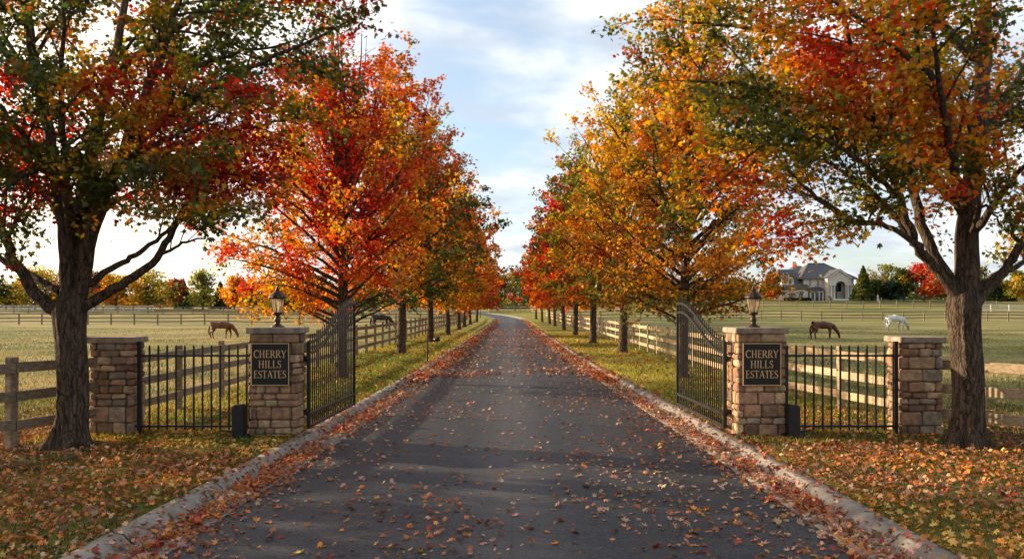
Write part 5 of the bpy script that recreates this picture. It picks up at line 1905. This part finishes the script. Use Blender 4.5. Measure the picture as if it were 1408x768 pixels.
def litter_mesh(name, P, size, C, kind, rng, tilt=0.35):
    n = len(P); T, F = fallen_template(kind)
    nrm = rng.normal(0, tilt, (n, 3)); nrm[:, 2] = 1.0
    flip = rng.random(n) < 0.35
    nrm /= np.linalg.norm(nrm, axis=1, keepdims=True)
    a = rng.normal(0, 1, (n, 3)); u = np.cross(a, nrm); u /= np.linalg.norm(u, axis=1, keepdims=True); v = np.cross(nrm, u)
    curl = rng.uniform(0.0, 2.3, n) * np.where(flip, -1, 1)
    s = size * rng.uniform(0.45, 1.35, n)
    asp = rng.uniform(0.5, 1.0, n)
    V = (u[:, None, :] * (T[None, :, 0:1] * asp[:, None, None]) + v[:, None, :] * T[None, :, 1:2] + nrm[:, None, :] * (T[None, :, 2] * curl[:, None])[..., None]) * s[:, None, None]
    zmin = V[..., 2].min(1)
    V[..., 2] -= zmin[:, None]
    V += P[:, None, :]
    m = len(T); ff = np.concatenate([np.array(f) for f in F]); sz = np.array([len(f) for f in F])
    FF = (ff[None] + (np.arange(n) * m)[:, None]).ravel()
    return np_mesh(name, V.reshape(-1, 3), FF, np.tile(sz, n), M_FALLEN, np.repeat(C, m, 0))


def roadz(x, y):
    """height of the paved surface under (x, y)"""
    yy = max(y, 3)
    l, r = kl(yy), kr(yy); z = rz(y)
    a, b = l + 0.78, r - 0.78
    if a <= x <= b:
        u = (x - a) / (b - a)
        return z + 0.03 * (1 - (2 * u - 1) ** 2) + 0.003
    e = (x - l) if x < 0.5 * (l + r) else (r - x)
    return z + float(np.interp(e, [-0.01, 0.0, 0.015, 0.17, 0.20, 0.30, 0.34, 0.78], [0.105, 0.106, 0.122, 0.125, 0.112, 0.012, 0.0, 0.012])) + 0.003


rl = np.random.default_rng(31)
# scattered on the asphalt, thicker towards the gutters and in drifts
pts = []
tries = 0
while len(pts) < 7000:
    tries += 1
    y = 6.5 * math.exp(rl.random() * math.log(90 / 6.5)) if rl.random() < 0.75 else rl.uniform(7, 90)
    l, r = kl(y) + 0.5, kr(y) - 0.5
    x = rl.uniform(l, r)
    u = (x - l) / (r - l)
    edge = min(u, 1 - u)
    drift = 0.5 + 0.5 * math.sin(x * 1.3 + 0.7 * math.sin(y * 0.5)) * math.sin(y * 0.62 + 1.1 * math.sin(x * 0.8))
    pr = 0.13 + 0.85 * math.exp(-edge * 9) + 0.50 * drift ** 4 + (0.35 if (u > 0.62 and y < 15) else 0) * drift
    if rl.random() < pr: pts.append((x, y, roadz(x, y)))
pts = np.array(pts)
order = np.argsort(np.hypot(pts[:, 0], pts[:, 1]))
vis = np.abs(pts[:, 0]) < pts[:, 1] * 0.66
order = order[vis[order]]
near, far_ = pts[order[:300]], pts[order[300:]]
C = pick_cols(far_, ROADP, rl, 1.2, 0.25, 3.0)
nn = far_[:, 1] < 28
tag(link_mesh('road_leaves', litter_mesh('road_leaves', far_[nn], 0.056, C[nn], 'near', rl)), 'fallen leaves strewn thinly over the asphalt further up the drive', 'leaves', kind='stuff')
tag(link_mesh('road_leaves', litter_mesh('road_leaves', far_[~nn], 0.085, C[~nn], 'mid', rl)), 'fallen leaves speckling the distant asphalt', 'leaves', kind='stuff')
variants = []
names_ = [(F_TAN, 'tan'), (F_PK, 'pinkish'), (F_RU, 'rust coloured'), (F_BR, 'brown'), (F_OR, 'orange'), (F_RD, 'red')]
for c, nm in names_:
    for q in range(3):
        me = litter_mesh('fallen_leaf', np.zeros((1, 3)), 0.059, np.array([c]) * rl.uniform(0.8, 1.15), 'near', rl, 0.25)
        variants.append((me, nm))
pw = np.array([22, 20, 22, 14, 12, 6], float); pw /= pw.sum()
for p in near:
    k = int(rl.choice(6, p=pw)) * 3 + int(rl.integers(0, 3))
    o = bpy.data.objects.new('fallen_leaf', variants[k][0]); COL.objects.link(o)
    o.location = p; o.rotation_euler = (0, 0, rl.uniform(0, 6.28)); s = rl.uniform(0.62, 1.25); o.scale = (s, s, s * rl.uniform(0.6, 1.2))
    tag(o, 'dry curled %s leaf lying on the near asphalt' % variants[k][1], 'leaf', 'single leaves on the near asphalt')

# drifts in the gutters
n = 25000
y = 6.2 * np.exp(rl.random(n) * math.log(150 / 6.2))
sd = np.where(rl.random(n) < 0.5, -1, 1)
off = np.abs(rl.normal(0.47, 0.15, n)) + rl.exponential(0.09, n)
onk = rl.random(n) < 0.10
off = np.where(onk, rl.uniform(0.0, 0.35, n), off)
clump = 0.55 + 0.45 * np.sin(y * 1.9 + sd) * np.sin(y * 0.83 + 1.5 * sd)
kp = (rl.random(n) < 0.35 + 0.65 * clump)
y, sd, off = y[kp], sd[kp], off[kp]
x = np.array([(kl(a) + o) if s < 0 else (kr(a) - o) for a, s, o in zip(y, sd, off)])
z = np.array([roadz(a, b) for a, b in zip(x, y)]) + rl.random(len(x)) ** 2 * 0.05 * (np.abs(off - 0.5) < 0.2)
P = np.stack([x, y, z], 1)
C = pick_cols(P, [(F_RU, 26), (F_RD, 14), (F_OR, 16), (F_PK, 16), (F_TAN, 12), (F_BR, 16)], rl, 1.0, 0.28, 2.0)
nn = y < 26
tag(link_mesh('gutter_leaves', litter_mesh('gutter_leaves', P[nn], 0.056, C[nn], 'near', rl, 0.5)), 'rusty fallen leaves drifted thickly along both gutters by the gate', 'leaves', kind='stuff')
tag(link_mesh('gutter_leaves', litter_mesh('gutter_leaves', P[~nn], 0.10, C[~nn], 'mid', rl, 0.4)), 'reddish line of fallen leaves along the distant kerbs', 'leaves', kind='stuff')

# litter on the grass
n = 84000
y = np.where(rl.random(n) < 0.74, rl.uniform(5.5, 19, n), rl.uniform(12, 75, n))
sd = np.where(rl.random(n) < 0.5, -1, 1)
w = np.where(y < 19, rl.uniform(-0.02, 7.2, n), rl.uniform(-0.02, 4.2, n))
x = np.array([(kl(max(a, 3)) - o) if s < 0 else (kr(max(a, 3)) + o) for a, s, o in zip(y, sd, w)])
cl = 0.5 + 0.5 * np.sin(x * 1.7 + 1.3 * np.sin(y * 1.1)) * np.sin(y * 1.4 + 1.2 * np.sin(x * 0.9))
dtree = np.minimum(np.hypot(x - x0, y - D1), np.hypot(x - x1, y - D2))
pr = np.where(y < 16.5, 0.36 + 0.62 * cl, 0.12 + 0.35 * cl ** 2)
kp = (rl.random(n) < pr) & (np.abs(x) < y * 0.72 + 1.0) & (dtree > 0.42)
x, y = x[kp], y[kp]
P = np.stack([x, y, gz(x, y) + 0.012 + rl.random(len(x)) * 0.03], 1)
C = pick_cols(P, LAWNP, rl, 0.9, 0.28, 3.0)
nn = y < 20
tag(link_mesh('leaf_litter', litter_mesh('leaf_litter', P[nn], 0.054, C[nn], 'near', rl, 0.5)), 'carpet of orange and brown fallen leaves on the grass before the pillars', 'leaves', kind='stuff')
tag(link_mesh('leaf_litter', litter_mesh('leaf_litter', P[~nn], 0.085, C[~nn], 'mid', rl, 0.4)), 'thin scatter of fallen leaves on the verges beyond the gate', 'leaves', kind='stuff')

# ------------------------------------------------------------------ grass blades
def grass(name, label, x, y, h, wd, pal, rng):
    n = len(x)
    P = np.stack([x, y, gz(x, y) - 0.01], 1)
    an = rng.uniform(0, 6.28, n); hh = h * rng.uniform(0.5, 1.3, n); ww = wd * rng.uniform(0.7, 1.3, n)
    d = np.stack([np.cos(an), np.sin(an), np.zeros(n)], 1)
    ln = rng.uniform(0, 6.28, n); le = hh * rng.uniform(0.1, 0.8, n)
    lv = np.stack([np.cos(ln), np.sin(ln), np.zeros(n)], 1)
    a = P - d * ww[:, None]; b = P + d * ww[:, None]
    mid = P + lv * (le * 0.35)[:, None] + np.array([0, 0, 1]) * (hh * 0.6)[:, None]
    c1 = mid - d * (ww * 0.7)[:, None]; c2 = mid + d * (ww * 0.7)[:, None]
    tp = P + lv * le[:, None] + np.array([0, 0, 1]) * hh[:, None]
    V = np.stack([a, b, c2, c1, tp], 1).reshape(-1, 3)
    base = np.arange(n) * 5
    F = np.stack([base, base + 1, base + 2, base + 3, base + 3, base + 2, base + 4], 1).ravel()
    C = np.repeat(pick_cols(P, pal, rng, 0.6, 0.25), 5, 0)
    tag(link_mesh(name, np_mesh(name, V, F, np.tile([4, 3], n), M_GRASS, C)), label, 'grass', kind='stuff')


rg = np.random.default_rng(41)
n = 130000
y = 5.5 + 16 * rg.random(n) ** 1.3
sd = np.where(rg.random(n) < 0.5, -1, 1)
o = rg.uniform(0.01, 8.5, n)
x = np.where(sd < 0, -np.interp(y, *KL) - o, np.interp(y, *KR) + o)
k = (np.abs(x) < y * 0.70 + 1) & (0.30 + 0.7 * (0.5 + 0.5 * np.sin(x * 1.1 + 2 * np.sin(y * 0.7)) * np.sin(y * 0.9 + x * 0.3)) > rg.random(n) * 1.0)
k &= np.minimum(np.hypot(x - x0, y - D1), np.hypot(x - x1, y - D2)) > 0.45
grass('verge_grass', 'short dark green grass between the fallen leaves before the pillars', x[k], y[k], 0.075, 0.006,
      [((0.045, 0.065, 0.014), 5), ((0.075, 0.095, 0.02), 4), ((0.13, 0.12, 0.03), 3)], rg)
n = 110000
y = 14 + 60 * rg.random(n) ** 1.4
sd = np.where(rg.random(n) < 0.5, -1, 1)
o = rg.uniform(0.01, 4.6, n)
x = np.where(sd < 0, -np.interp(y, *KL) - o, np.interp(y, *KR) + o)
grass('verge_grass', 'mown yellow green grass on the verges beyond the gate', x, y, 0.085, 0.011,
      [((0.13, 0.165, 0.022), 5), ((0.27, 0.25, 0.036), 5), ((0.36, 0.30, 0.06), 3)], rg)
n = 150000
y = 15 + 75 * rg.random(n) ** 1.5
x = rg.uniform(-0.72, 0.72, n) * (y + 4)
k = (np.abs(x) > 7.6)
x, y = x[k], y[k]
grass('meadow_grass', 'cropped dry grass of the paddocks beyond the fences', x, y, 0.10, 0.014,
      [((0.085, 0.10, 0.024), 5), ((0.18, 0.155, 0.05), 5), ((0.29, 0.22, 0.09), 4)], rg)
